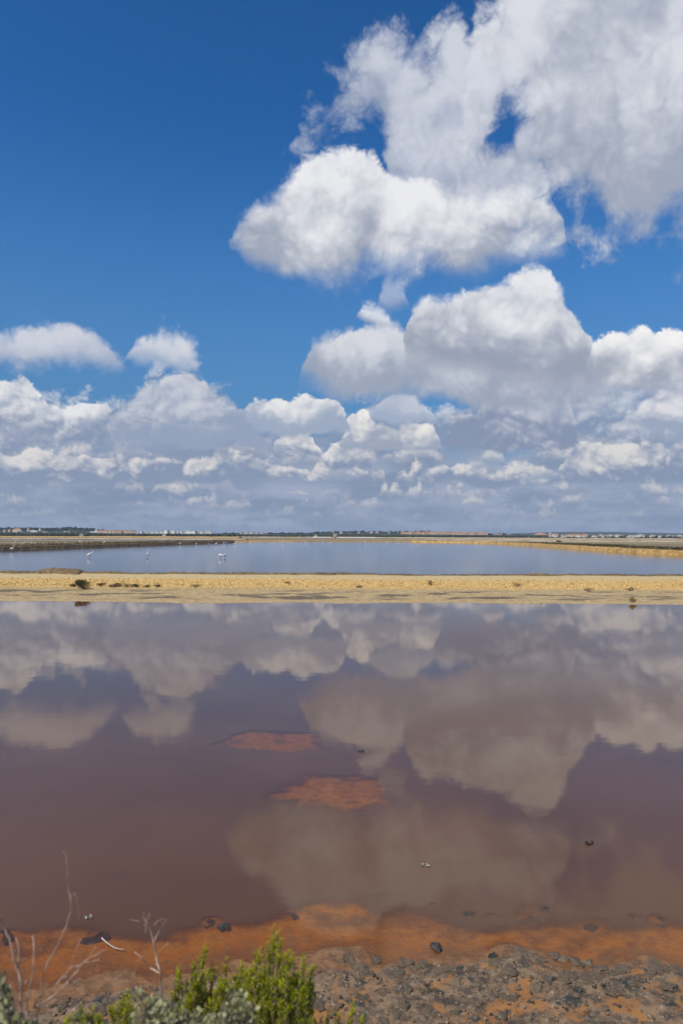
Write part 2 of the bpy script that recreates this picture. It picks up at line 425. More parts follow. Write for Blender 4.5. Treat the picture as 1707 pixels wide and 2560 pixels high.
def spline(P, n):
    """smooth path through the points"""
    P = [Vector(p) for p in P]; out = []
    m = len(P) - 1
    for i in range(n):
        u = i / (n - 1) * m; k = min(int(u), m - 1); f = u - k
        p0, p1, p2, p3 = P[max(k - 1, 0)], P[k], P[k + 1], P[min(k + 2, m)]
        out.append(0.5 * ((2 * p1) + (p2 - p0) * f + (2 * p0 - 5 * p1 + 4 * p2 - p3) * f * f + (3 * p1 - p0 - 3 * p2 + p3) * f ** 3))
    return out

# ---------------------------------------------------------------- materials
def new_mat(name):
    m = bpy.data.materials.new(name); m.use_nodes = True
    t = m.node_tree; p = t.nodes['Principled BSDF']
    p.inputs['Specular IOR Level'].default_value = 0.25
    return m, t, p
def geo_pos(t):
    g = t.nodes.new('ShaderNodeNewGeometry'); return S(t, g.outputs['Position'])
def obj_pos(t):
    g = t.nodes.new('ShaderNodeTexCoord'); return S(t, g.outputs['Object'])
def obj_rand(t):
    g = t.nodes.new('ShaderNodeObjectInfo'); return S(t, g.outputs['Random'])
def bump(t, p, h, dist, strength=1.0):
    b = t.nodes.new('ShaderNodeBump'); b.inputs['Strength'].default_value = strength; b.inputs['Distance'].default_value = dist
    put(t, b.inputs['Height'], h); t.links.new(b.outputs[0], p.inputs['Normal'])
def mottled(name, c1, c2, scale, rough=0.9, c3=None, s3=None, world=False, bmp=0.0, vary=0.0, stretch=None):
    m, t, p = new_mat(name)
    v = geo_pos(t) if world else obj_pos(t)
    if stretch: v = vmath(t, 'MULTIPLY', v, stretch)
    n = tnoise(t, v, scale, 6, 0.6)
    c = mixc(t, n.step(0.35, 0.65), c1, c2)
    if c3: c = mixc(t, tnoise(t, v, s3, 4, 0.6).step(0.55, 0.68), c, c3)
    if vary:
        r = obj_rand(t)
        c = mixc(t, 1.0, c, comb(t, muladd(r, vary, 1 - vary / 2), muladd(r, vary, 1 - vary / 2), muladd(r, vary * .8, 1 - vary * .4)), 'MULTIPLY')
    put(t, p.inputs['Base Color'], c); p.inputs['Roughness'].default_value = rough
    if bmp: bump(t, p, n, bmp)
    return m

# ---------------------------------------------------------------- shore and bed of the near pond
def line_xy(pts):
    g = sorted([(pix_ground(x, y).x, pix_ground(x, y).y) for x, y in pts])
    return np.array([a for a, b in g]), np.array([b for a, b in g])
SH = line_xy([(-300, 2560), (0, 2535), (250, 2495), (500, 2462), (700, 2425), (790, 2400), (900, 2405), (1000, 2392), (1150, 2405), (1290, 2385), (1400, 2420), (1500, 2450), (1600, 2420), (1707, 2440), (2000, 2440)])
SB = line_xy([(-300, 2365), (0, 2352), (200, 2335), (330, 2345), (480, 2330), (640, 2302), (760, 2272), (900, 2270), (1040, 2285), (1180, 2318), (1300, 2338), (1420, 2345), (1560, 2330), (1707, 2312), (2000, 2300)])
PATCH = [(pix_ground(687, 1848), 1.06, .70), (pix_ground(836, 1975), 1.10, .84)]     # orange mats under the water
def patch_q(x, y, c, rx, ry):
    a = np.arctan2((y - c.y) / ry, (x - c.x) / rx)
    return np.hypot((x - c.x) / rx, (y - c.y) / ry) - (0.06 * np.sin(a * 4 + c.x) + 0.05 * np.sin(a * 9 + 1.3) + 0.42 * fbm(x * 1.3, y * 2.4, 5, 31, .6))
def bed(x, y):
    x = np.asarray(x, float); y = np.asarray(y, float)
    wob = fbm(x * 1.1, y * 1.1, 5, 3)
    ys = np.interp(x, *SH) + wob * 0.18
    yb = np.interp(x, *SB) + fbm(x * 0.9 + 9, y * 0.9, 5, 21) * 0.20
    rise = np.clip(ys - y, 0, None)
    land = 0.012 * sstep(0, 0.25, rise) + rise * 0.05 + (fbm(x * 3, y * 3, 5, 5) * 0.03 + np.abs(fbm(x * 6, y * 6, 4, 6, .6)) * 0.055) * sstep(-0.05, 0.25, rise)
    dyke = 1.52 * sstep(3.9, 0.7, y)
    shelf = -0.024 * sstep(0.0, 1.0, (y - ys) / np.maximum(yb - ys, 0.15)) + fbm(x * 2.2, y * 2.2, 5, 8) * 0.016 * sstep(-0.05, 0.1, y - ys)
    drop = -0.34 * sstep(0.4, 1.1, y - yb) - 0.4 * sstep(1.0, 5.0, y - yb)
    z = np.where(y < ys, land + dyke, shelf + drop)
    for c, rx, ry in PATCH:
        k = sstep(1.5, 1.3, patch_q(x, y, c, rx, ry))
        z = np.maximum(z, (-0.024 + fbm(x * 4, y * 4, 4, 12) * 0.012) * k + z * (1 - k))
    return z
def bank_z(x, y):
    """causeway between the two ponds"""
    w = fbm(x * 0.16, y * 0 + 3, 4, 40) * 1.0 + fbm(x * 0.9, y * 0.9, 3, 43) * 0.3
    yy = y + w * sstep(38, 33, y)
    z = np.interp(yy, [30, 33.1, 33.5, 36, 38.6, 39.6, 41.6, 42.4, 46.6, 47.4, 48.2, 49.4, 52], [-.8, -.16, .02, .14, .26, .32, .56, .60, .60, .68, .55, -.1, -.8])
    z = z + fbm(x * 1.3, y * 1.3, 5, 41) * 0.05 * sstep(33.2, 34.5, y) * sstep(49.5, 48.6, y) + fbm(x * .22, y * 0.6, 4, 44) * 0.16 * np.exp(-((y - 47.4) / .7) ** 2)
    return z
xs = np.concatenate([-np.geomspace(90, 4.6, 40), np.arange(-4.5, 4.51, 0.04), np.geomspace(4.6, 90, 40)])
ysd = np.concatenate([np.linspace(-10, 0.4, 12), np.arange(0.6, 3.8, 0.12), np.arange(3.8, 7.0, 0.03), np.arange(7.0, 13.5, 0.07), np.arange(13.7, 17.2, 0.35)])

def shore_mat():
    m, t, p = new_mat('shore_mud')
    v = geo_pos(t); x, y, z = sepxyz(t, v)
    n0 = tnoise(t, vmath(t, 'MULTIPLY', v, (.6, 1.0, 1.0)), 1.3, 6, 0.65); n1 = tnoise(t, v, 2.6, 6, 0.62); n2 = tnoise(t, v, 9.0, 6, 0.65); n3 = tnoise(t, vmath(t, 'ADD', v, (5, 2, 1)), 26.0, 4, 0.6)
    orange = mixc(t, n2.step(0.36, 0.62), (.50, .175, .012), (.76, .31, .03))
    orange = mixc(t, n1.step(0.50, 0.66, 0, .8), orange, (.22, .095, .035))
    orange = mixc(t, n0.step(0.52, 0.64, 0, .45), orange, (.20, .095, .045))
    orange = mixc(t, (n2 * 0.6 + n1 * 0.4).step(0.58, 0.66, 0.0, 0.6), orange, (.74, .46, .20))
    crust = mixc(t, n2.step(0.35, 0.6), (.075, .06, .048), (.25, .165, .10))
    crust = mixc(t, n3.step(0.58, 0.70, 0, .8), crust, (.36, .31, .24))
    crust = mixc(t, n1.step(0.52, 0.62, 0.0, 0.75), crust, (.36, .155, .045))
    crust = mixc(t, tnoise(t, v, 5.0, 4, 0.6).step(0.56, 0.66), crust, (.042, .048, .046))
    zz = z + (n2 - 0.5) * 0.05
    c = mixc(t, zz.step(-0.022, 0.0), orange, mixc(t, n2.step(.4, .6), (.15, .08, .04), (.27, .13, .05)))
    c = mixc(t, zz.step(0.0, 0.026), c, crust)
    earth = mixc(t, n2.step(0.4, 0.65), (.16, .12, .075), (.27, .21, .14))
    c = mixc(t, z.step(0.14, 0.3), c, earth)
    put(t, p.inputs['Base Color'], c)
    put(t, p.inputs['Roughness'], zz.step(0.0, 0.05, 0.45, 0.9))
    bump(t, p, n2 * 0.6 + n3 * 0.4, 0.03, 0.8)
    return m
def build_shore():
    X, Y = np.meshgrid(xs, ysd)
    o = grid_obj('shore', xs, ysd, bed(X, Y), shore_mat())
    tag(o, 'orange algae stained mud shore with grey salt crust sloping into the pond', kind='structure')
    return o
shore = build_shore()

# ---------------------------------------------------------------- water
def water_mat(name, body, near):
    m = bpy.data.materials.new(name); m.use_nodes = True
    t = m.node_tree; t.nodes.clear()
    v = geo_pos(t)
    at = t.nodes.new('ShaderNodeAttribute'); at.attribute_name = 'depth'
    dep = S(t, at.outputs['Fac'])
    clear = (dep.max(0.0) * (-1.0 / 0.048)).exp() if near else None
    # faint ripples
    rip = tnoise(t, vmath(t, 'MULTIPLY', v, (1.0, 2.2, 1.0)), 1.1 if near else 1.6, 3, 0.5) * 0.7 + tnoise(t, vmath(t, 'MULTIPLY', v, (1.0, 1.7, 1.0)), 7.0, 2, 0.5) * 0.12
    b = t.nodes.new('ShaderNodeBump'); b.inputs['Strength'].default_value = 1.0; b.inputs['Distance'].default_value = 0.0010 if near else 0.006
    put(t, b.inputs['Height'], rip)
    fr = t.nodes.new('ShaderNodeFresnel'); fr.inputs['IOR'].default_value = 1.335; t.links.new(b.outputs[0], fr.inputs['Normal'])
    gl = t.nodes.new('ShaderNodeBsdfGlossy'); gl.inputs['Roughness'].default_value = 0.028 if near else 0.03
    gl.inputs['Color'].default_value = (1, 1, 1, 1); t.links.new(b.outputs[0], gl.inputs['Normal'])
    df = t.nodes.new('ShaderNodeBsdfDiffuse')
    big = tnoise(t, v, 0.35, 3, 0.5)
    put(t, df.inputs['Color'], mixc(t, big.step(0.3, 0.7), tuple(c * 0.88 for c in body), tuple(c * 1.1 for c in body)))
    under = df.outputs[0]
    if near:
        tr = t.nodes.new('ShaderNodeBsdfTransparent'); tr.inputs['Color'].default_value = (1.0, .93, .82, 1)
        mx = t.nodes.new('ShaderNodeMixShader'); put(t, mx.inputs[0], clear)
        t.links.new(df.outputs[0], mx.inputs[1]); t.links.new(tr.outputs[0], mx.inputs[2]); under = mx.outputs[0]
    ms = t.nodes.new('ShaderNodeMixShader'); t.links.new(fr.outputs[0], ms.inputs[0])
    t.links.new(under, ms.inputs[1]); t.links.new(gl.outputs[0], ms.inputs[2])
    out = t.nodes.new('ShaderNodeOutputMaterial'); t.links.new(ms.outputs[0], out.inputs[0])
    return m
ROCKPX = [(528, 2302, .17, -.02), (566, 2314, .08, -.004), (245, 2340, .15, -.015), (20, 2335, .18, -.02), (722, 2272, .07, -.03), (738, 2288, .045, -.004), (958, 2240, .15, -.06), (1078, 2258, .07, -.004), (1172, 2284, .11, -.01),
          (1334, 2276, .26, -.05), (1310, 2290, .15, -.03), (1475, 2312, .05, -.004), (1585, 2290, .11, -.03), (1640, 2295, .14, -.015), (1230, 2290, .12, -.04), (1505, 2300, .10, -.05), (1360, 2268, .07, -.004), (300, 2190, .2, -.12)]
ROCKS = [(pix_ground(a, b).x, pix_ground(a, b).y, c, d) for a, b, c, d in ROCKPX]         # rocks at the drop-off: x, y, half width, top
def build_water():
    ysw = np.concatenate([ysd[ysd > 4.0], np.arange(17.5, 35.6, 0.5)])
    X, Y = np.meshgrid(xs, ysw)
    # silt in the water: it thickens towards the drop-off and away from the orange mats
    yb = np.interp(X, *SB) + fbm(X * 0.9 + 9, Y * 0.9, 5, 21) * 0.20
    silt = 0.26 * sstep(-0.08, 0.36, Y - yb + 0.22 * fbm(X * 1.7, Y * 1.7, 5, 22))
    dep = np.where(Y < 17, -bed(X, np.minimum(Y, 17)) + silt, -np.maximum(bank_z(X, Y), -0.8))
    for c, rx, ry in PATCH:
        q = patch_q(X, Y, c, rx, ry)
        dep = np.minimum(dep, 0.026 + 0.008 * np.abs(fbm(X * 3.5, Y * 5, 4, 13)) + 0.34 * sstep(0.62, 1.18, q) ** 1.3 + 0.5 * (q > 1.2))
    for (rx_, ry_, rs, rt) in ROCKS:
        dep = np.minimum(dep, .012 - rt + .5 * np.clip((np.hypot(X - rx_, (Y - ry_) * 1.3) / rs - .5), 0, None))
    o = grid_obj('water', xs, ysw, np.zeros_like(X), water_mat('pond_water', (.125, .062, .032), True), attrs={'depth': dep})
    tag(o, 'still reddish brown water of the near salt pond', kind='structure')
    far = mesh_obj('water', [(-150, 45, 0), (150, 45, 0), (150, 372, 0), (-150, 372, 0)], [(0, 1, 2, 3)], water_mat('far_pond_water', (.028, .036, .045), False))
    tag(far, 'blue grey water of the far pond behind the causeway', kind='structure')
build_water()

# ---------------------------------------------------------------- causeway between the ponds
def bank_mat():
    m, t, p = new_mat('causeway_gravel')
    v = geo_pos(t); x, y, z = sepxyz(t, v)
    vs = vmath(t, 'MULTIPLY', v, (0.35, 1.0, 1.0))
    n1 = tnoise(t, vs, 0.9, 5, 0.6); n2 = tnoise(t, v, 3.2, 5, 0.7); n3 = tnoise(t, v, 10.0, 3, 0.6)
    gold = mixc(t, n3.step(0.35, 0.68), (.43, .255, .08), (.79, .545, .225))
    gold = mixc(t, n2.step(0.55, 0.75, 0, .7), gold, (.32, .20, .065))
    road = mixc(t, n2.step(0.35, 0.65), (.50, .37, .18), (.62, .48, .26))
    mud = mixc(t, n2.step(0.35, 0.65), (.36, .26, .135), (.52, .38, .20))
    dark = mixc(t, n3.step(0.35, 0.65), (.085, .07, .06), (.16, .125, .095))
    yy = y + (n1 - 0.5) * 1.6
    strip = n1.step(0.50, 0.60) * yy.step(34.2, 34.9) * yy.step(37.6, 38.6, 1.0, 0.0)
    c = mixc(t, strip * 0.9, mud, dark)
    c = mixc(t, yy.step(38.3, 39.4), c, gold)
    c = mixc(t, y.step(41.9, 42.5), c, road)
    rim = mixc(t, n2.step(0.4, 0.6), (.13, .085, .04), (.27, .19, .09))
    c = mixc(t, (y + (n1 - 0.5) * 1.5).step(46.3, 46.8), c, rim)
    put(t, p.inputs['Base Color'], c); p.inputs['Roughness'].default_value = 0.95
    bump(t, p, n3 * 0.5 + n2 * 0.5, 0.10, 0.9)
    return m
def build_bank():
    bx = np.concatenate([-np.geomspace(150, 27, 40), np.arange(-26.7, 26.71, 0.22), np.geomspace(27, 150, 40)])
    by = np.concatenate([np.arange(31, 33, .5), np.arange(33, 49.6, 0.16), np.arange(49.8, 52, .5)])
    X, Y = np.meshgrid(bx, by)
    o = grid_obj('causeway', bx, by, bank_z(X, Y), bank_mat())
    return tag(o, 'long low golden gravel causeway running between the two salt ponds', kind='structure')
causeway = build_bank()
GRAVEL = mottled('gravel', (.42, .27, .09), (.74, .55, .25), 5.0, world=True)
def scatter_lumps(mb, n, fx, fy, fz, smin, smax, base=ICO1, flat=0.7, sink=0.3):
    """many small stones in one mesh"""
    shapes = [lump(base, 0.55, 1.2, k, (1, .85, flat)) for k in range(12)]
    for i in range(n):
        V, F = shapes[i % 12]
        x, y = fx(), fy(); s = smin + (smax - smin) * rnd.random() ** 3
        mb.add(rotz(V * s, rnd.random() * 6.28) + np.array([x, y, float(fz(x, y)) + s * (flat - sink) * 0.6]), F)
mb = MB()
scatter_lumps(mb, 5000, lambda: rnd.uniform(-26, 26), lambda: rnd.triangular(38.4, 42.6, 40.2), bank_z, 0.02, 0.085)
scatter_lumps(mb, 900, lambda: rnd.uniform(-24, 24), lambda: rnd.uniform(33.3, 38.6), bank_z, 0.015, 0.06)
tag(mb.build('gravel', GRAVEL, causeway), kind='stuff')

# ---------------------------------------------------------------- ground to the horizon, banks of the far pond, hills
LBANK = [(-132, 50), (-96, 90), (-72, 138), (-65, 182), (-56, 240), (-47, 303), (-30, 345), (0, 352), (35, 350)]
RBANK = [(120, 48), (80, 80), (62, 118), (60, 159), (64, 215), (66, 262), (60, 320), (35, 350)]
def ground_z(X, Y):
    z = np.full_like(X, 0.25)
    lx = np.interp(Y, [p[1] for p in LBANK[:7]], [p[0] for p in LBANK[:7]]) - 2.2
    rx = np.interp(Y, [p[1] for p in RBANK[:7]], [p[0] for p in RBANK[:7]]) + 2.2
    pond = (X > lx) & (X < rx) & (Y < 350) | ((Y < 56) & (np.abs(X) < 140))
    z = np.where(pond, -1.2, z)
    z = np.where((Y < -6), np.where(np.abs(X) < 160, 1.2, 0.5), z)
    z = z + 0.10 * fbm(X / 60, Y / 60, 3, 60) * ~pond
    z = z + 5.6 * sstep(1350, 1900, Y)
    az = X / np.maximum(Y, 1)                                      # photograph columns: 853.5 + 1707 * az
    col = 853.5 + FPX * az
    z = z + 17 * sstep(-260, 40, col) * sstep(330, 190, col) * np.exp(-((Y - 2700) / 420) ** 2) * (1 + .25 * fbm(col / 60, Y / 500, 4, 61))
    z = z + 7.5 * sstep(720, 900, col) * sstep(1250, 1080, col) * np.exp(-((Y - 2500) / 380) ** 2) * (1 + .3 * fbm(col / 70, Y / 500, 4, 62))
    z = z + 12 * sstep(4200, 6200, Y) * (1 + .5 * fbm(col / 160, Y / 1500, 4, 63))
    z = z + 24 * sstep(1180, 1430, col) * sstep(1950, 1520, col) * sstep(4600, 6400, Y) * (1 + .25 * fbm(col / 50, Y / 1500, 4, 64))
    return z
def ground_mat():
    m, t, p = new_mat('dry_flats')
    v = geo_pos(t); x, y, z = sepxyz(t, v)
    vs = vmath(t, 'MULTIPLY', v, (0.15, 1.0, 1.0))
    n1 = tnoise(t, vs, 0.02, 5, 0.6); n2 = tnoise(t, v, 0.3, 5, 0.6)
    c = mixc(t, n1.step(0.38, 0.6), (.15, .125, .07), (.34, .255, .15))
    c = mixc(t, n2.step(0.5, 0.7, 0, .6), c, (.11, .11, .055))
    c = mixc(t, n1.step(0.58, 0.64), c, (.42, .36, .28))
    wood = mixc(t, tnoise(t, v, 0.02, 5, 0.65).step(0.35, 0.65), (.020, .030, .018), (.055, .062, .036))
    c = mixc(t, y.step(1150, 1500), c, wood)
    put(t, p.inputs['Base Color'], c); p.inputs['Roughness'].default_value = 0.95
    return m
def build_ground():
    gx = np.concatenate([-np.geomspace(9000, 175, 90), np.arange(-170, 171, 4.0), np.geomspace(175, 9000, 90)])
    gy = np.concatenate([-np.geomspace(2500, 14, 14), np.arange(-10, 380, 4.0), np.geomspace(384, 14000, 130)])
    X, Y = np.meshgrid(gx, gy)
    tag(grid_obj('ground', gx, gy, ground_z(X, Y), ground_mat()), 'flat dry salt marsh and wooded low hills reaching to the horizon', kind='structure')
build_ground()
def strip_bank(name, line, section, mat, label, amp, seed, step=1.0):
    """earth bank along a line; section = (offset outwards, height) pairs"""
    P = [Vector((x, y, 0)) for x, y in line]
    L = sum((P[i + 1] - P[i]).length for i in range(len(P) - 1))
    path = spline(P, max(int(L / step), 8))
    V, F, m = [], [], len(section)
    for i, p in enumerate(path):
        tdir = (path[min(i + 1, len(path) - 1)] - path[max(i - 1, 0)]).normalized()
        nrm = Vector((-tdir.y, tdir.x, 0))
        for k, (o, h) in enumerate(section):
            j = float(fbm(np.array(p.x * .35 + k * 5.1), np.array(p.y * .35 + k * 2.2), 4, seed))
            q = p + nrm * (o + j * amp * 1.5)
            V.append((q.x, q.y, h + (j * amp if h > 0 else 0)))
    for i in range(len(path) - 1):
        for k in range(m - 1):
            a = i * m + k
            F.append((a, a + m, a + m + 1, a + 1))
    o = mesh_obj(name, V, F, mat, smooth=False)
    return tag(o, label, kind='structure')
DARKBANK = mottled('dark_bank', (.065, .045, .028), (.18, .12, .065), 0.8, world=True, c3=(.26, .21, .14), s3=1.4)
GOLDBANK = mottled('gold_bank', (.34, .20, .065), (.55, .36, .14), 0.7, world=True, c3=(.20, .13, .06), s3=1.1)
PALE = mottled('pale_bank', (.34, .27, .17), (.52, .43, .30), 0.05, world=True, c3=(.22, .17, .09), s3=0.08)
sec = [(-.8, -.5), (-.1, .1), (.25, .62), (1.0, .82), (2.6, .80), (3.6, .55), (5.5, .2), (7.0, -.3)]
strip_bank('embankment', LBANK[:6], [(o, h * .85) for o, h in sec], DARKBANK, 'dark brown earth embankment with stone edge along the far pond', .16, 70)
strip_bank('embankment', RBANK[::-1], [(o * 1.1, h * .95) for o, h in sec], GOLDBANK, 'golden eroded earth embankment along the far pond', .2, 71)
strip_bank('embankment', LBANK[5:], [(-1, -.5), (0, .06), (1.5, .35), (4, .5), (9, .45), (16, .1)], GOLDBANK, 'low golden bank along the farthest edge of the far pond', .12, 72)
# long pale dykes across the flats, and a strip of grey water behind the dark bank
for k, (x0, x1, y, h, w, mt) in enumerate([(-260, -60, 430, .75, 5, PALE), (-420, -95, 640, 1.3, 9, GOLDBANK), (-300, 420, 820, 1.2, 8, PALE), (40, 360, 520, .8, 6, PALE), (55, 300, 400, .7, 5, PALE)]):
    strip_bank('dyke', [(x0, y), ((x0 + x1) / 2, y + 14), (x1, y + 4)], [(-w, .1), (-w * .4, h), (w * .4, h), (w, .1)], mt,
               ['pale low dyke just behind the dark embankment', 'golden long dyke in front of the woods behind the dark embankment', 'pale straight dyke crossing the whole plain below the woods',
                'pale dyke on the plain behind the golden embankment', 'pale track bank close behind the golden embankment'][k], .15, 80 + k, 6.0)
st_w = mesh_obj('water', [(-320, 360, .42), (-72, 360, .42), (-66, 422, .42), (-320, 422, .42)], [(0, 1, 2, 3)], bpy.data.materials['far_pond_water'])
tag(st_w, 'narrow strip of grey water behind the dark embankment', kind='structure')
# ---------------------------------------------------------------- stones on the shore
def stone_mat():
    m, t, p = new_mat('crusted_stone')
    v = obj_pos(t); r = obj_rand(t)
    v = vmath(t, 'ADD', v, comb(t, r * 37.0, r * 11.0, 0.0))
    n = tnoise(t, v, 14.0, 5, 0.65); n2 = tnoise(t, v, 45.0, 3, 0.6)
    c = mixc(t, n.step(0.35, 0.62), (.05, .04, .031), (.25, .17, .105))
    c = mixc(t, n2.step(0.52, 0.66, 0, .9), c, (.42, .37, .29))
    c = mixc(t, r.step(0.72, 0.9, 0.0, 0.75), c, (.30, .22, .145))
    c = mixc(t, r.step(0.0, 0.14, 0.6, 0.0), c, (.12, .155, .11))
    put(t, p.inputs['Base Color'], c); p.inputs['Roughness'].default_value = 0.8
    bump(t, p, n + n2 * 0.5, 0.012, 0.9)
    return m
STONE = stone_mat()
WETROCK = mottled('wet_dark_rock', (.025, .022, .022), (.085, .068, .055), 9.0, 0.35, vary=.3, bmp=.02)
stone_meshes = []
for k in range(14):
    V, F = lump(ICO3 if k < 5 else ICO2, .85, 1.25, 20 + k, (1, .8, .38 if k % 3 else .24))
    me = bpy.data.meshes.new('stone'); me.from_pydata([tuple(v) for v in V], [], [tuple(f) for f in F]); me.materials.append(STONE)
    stone_meshes.append(me)
def put_stone(x, y, s, k, dz=0.0, mesh=None, parent=shore, name='stone'):
    o = bpy.data.objects.new(name, mesh or stone_meshes[k % 14])
    o.scale = (s, s, s * rnd.uniform(.7, 1.2)); o.rotation_euler = (rnd.uniform(-.2, .2), rnd.uniform(-.2, .2), rnd.uniform(0, 6.28))
    o.location = (x, y, float(bed(x, y)) + s * .10 + dz)
    return link(o, parent)
# the crusted ridge at the water's edge, then the stony flat
ridge = [(875, 2402, .11), (940, 2398, .09), (1010, 2412, .12), (1060, 2420, .10), (1310, 2392, .14), (1345, 2404, .12), (1385, 2386, .13), (1430, 2398, .12), (1470, 2404, .10), (1500, 2425, .11), (1530, 2440, .09),
         (1560, 2432, .12), (1640, 2426, .14), (1690, 2428, .12), (1240, 2425, .10), (1190, 2420, .08), (1120, 2432, .09), (1475, 2450, .13), (1420, 2460, .12), (900, 2430, .13), (960, 2440, .11)]
for i, (px, py, s) in enumerate(ridge):
    g = pix_ground(px, py); put_stone(g.x, g.y, s * .55, i, -.008)
    put_stone(g.x + rnd.uniform(-.09, .09), g.y - rnd.uniform(.0, .06), s * .36, i + 5, -.005)
for i in range(200):
    while True:
        px, py = rnd.uniform(640, 1790), rnd.uniform(2415, 2640)
        g = pix_ground(px, py, .05)
        if g.y < float(np.interp(g.x, *SH)) - 0.03: break
    put_stone(g.x, g.y, .016 + .042 * rnd.random() ** 2.2, i, -.006)
for i in range(30):
    px, py = rnd.uniform(40, 640), rnd.uniform(2500, 2640); g = pix_ground(px, py, .05); put_stone(g.x, g.y, .02 + .05 * rnd.random() ** 2, i)
mb = MB()
def _sx(): return rnd.uniform(-3.2, 3.4)
pend = {}
def _sy():
    return rnd.uniform(3.9, 5.35)
shp = [lump(ICO1, .5, 1.3, 50 + k, (1, .85, .55)) for k in range(10)]
for i in range(5200):
    x, y = _sx(), _sy()
    e = float(np.interp(x, *SH)) - y
    if e < -0.12 * rnd.random(): continue
    s = .004 + .016 * rnd.random() ** 3
    V, F = shp[i % 10]
    mb.add(rotz(V * s, rnd.random() * 6.28) + np.array([x, y, float(bed(x, y)) + s * .3]), F)
tag(mb.build('gravel', mottled('shore_gravel', (.045, .04, .034), (.22, .15, .095), 8.0, world=True, c3=(.30, .26, .20), s3=19.0), shore), kind='stuff')
# dark rocks lying in the shallows
def rock_thing(px, py, s, top, label, group, k):
    g = pix_ground(px, py)
    V, F = lump(ICO3, .7, 1.3, 90 + k, (1, .75, .42))
    me = mesh_obj('rock', V * s, F, WETROCK, smooth=False, loc=(g.x, g.y, top - s * .40))
    me.rotation_euler.z = k * 1.7
    return tag(me, label, 'rock', group)
for k, (px, py, s, u) in enumerate(ROCKPX):
    rock_thing(px, py, s, u, 'dark rock just under the surface where the orange shallows drop off', 'dark rocks at the drop-off', k)
rock_thing(1090, 2370, .055, .03, 'grey stone standing out of the orange shallows in front of the crusted shore', None, 40)
rock_thing(1232, 2392, .055, .015, 'small flat dark stone in the orange shallows beside the crusted ridge', None, 41)

# ---------------------------------------------------------------- scraps floating on the pond
SCRAP = mottled('pale_scrap', (.30, .31, .26), (.55, .55, .48), 40.0)
DSCRAP = mottled('dark_scrap', (.02, .018, .015), (.05, .04, .03), 40.0)
def scrap(px, py, s, mat, label, seed):
    g = pix_ground(px, py); m = MB(); r2 = random.Random(seed)
    for k in range(7):
        c = Vector((r2.uniform(-1, 1) * s, r2.uniform(-.6, .6) * s, .002 + .002 * k)); a = r2.uniform(0, 6.28); l = s * r2.uniform(.25, .6)
        u, w = Vector((math.cos(a), math.sin(a), r2.uniform(-.03, .08))), Vector((-math.sin(a), math.cos(a), r2.uniform(-.2, .2)))
        P = [c - u * l, c - u * l * .3 + w * l * .35, c + u * l * .5 + w * l * .25, c + u * l, c + u * l * .4 - w * l * .3, c - u * l * .4 - w * l * .25]
        Q = [p + Vector((0, 0, .006)) for p in P]
        m.add([tuple(p) for p in P + Q], [(5, 4, 3, 2, 1, 0), (6, 7, 8, 9, 10, 11)] + [(i, (i + 1) % 6, 6 + (i + 1) % 6, 6 + i) for i in range(6)])
    tag(m.build('floating_scrap', mat, loc=(g.x, g.y, 0)), label, 'plant scrap')
scrap(1062, 2163, .04, SCRAP, 'pale green plant scrap floating alone on the brown water', 1)
scrap(1471, 2110, .055, DSCRAP, 'dark plant scrap floating alone on the brown water', 2)
scrap(222, 2296, .035, SCRAP, 'pale green plant scrap floating at the drop-off behind the bare twigs', 3)
scrap(902, 1879, .045, DSCRAP, 'thin dark sliver floating between the two orange mats', 4)

# ---------------------------------------------------------------- plants at the camera's feet
def leaf_mat(name, c1, c2, c3, trans=.25):
    m = bpy.data.materials.new(name); m.use_nodes = True
    t = m.node_tree; p = t.nodes['Principled BSDF']
    v = geo_pos(t)
    g = t.nodes.new('ShaderNodeNewGeometry'); r = S(t, g.outputs['Random Per Island'])
    c = mixc(t, r.step(0.1, 0.9), c1, c2)
    c = mixc(t, tnoise(t, v, 16.0, 3, 0.6).step(0.5, 0.68, 0, .8), c, c3)
    put(t, p.inputs['Base Color'], c); p.inputs['Roughness'].default_value = 0.5
    p.inputs['Specular IOR Level'].default_value = 0.3
    tl = t.nodes.new('ShaderNodeBsdfTranslucent'); put(t, tl.inputs['Color'], c)
    mx = t.nodes.new('ShaderNodeMixShader'); mx.inputs[0].default_value = trans
    t.links.new(p.outputs[0], mx.inputs[1]); t.links.new(tl.outputs[0], mx.inputs[2])
    t.links.new(mx.outputs[0], t.nodes['Material Output'].inputs[0])
    return m
GREEN = leaf_mat('succulent_leaf', (.30, .34, .012), (.58, .57, .018), (.20, .24, .014), .4)
OLIVE = leaf_mat('withered_leaf', (.16, .13, .05), (.24, .20, .07), (.10, .08, .035))
SILVER = leaf_mat('silver_leaf', (.23, .235, .10), (.44, .43, .24), (.13, .135, .055), .15)
WOOD = mottled('grey_twig_bark', (.11, .085, .065), (.24, .19, .15), 60.0, world=True)
DEADWOOD = mottled('pale_dead_twig', (.34, .22, .16), (.55, .43, .35), 30.0, world=True)
def needle(mb_, c, dv, l, w):
    """small fleshy leaf: a four-sided spindle"""
    dv = dv.normalized(); a = dv.cross(Vector((.3, .9, .2))).normalized(); b = dv.cross(a)
    P = [c] + [c + dv * l * .45 + q * w for q in (a, b, -a, -b)] + [c + dv * l]
    mb_.add([tuple(p) for p in P], [(0, 1, 2), (0, 2, 3), (0, 3, 4), (0, 4, 1), (5, 2, 1), (5, 3, 2), (5, 4, 3), (5, 1, 4)])
def rv(r2, s=1.0): return Vector((r2.gauss(0, 1), r2.gauss(0, 1), r2.gauss(0, 1))) * s
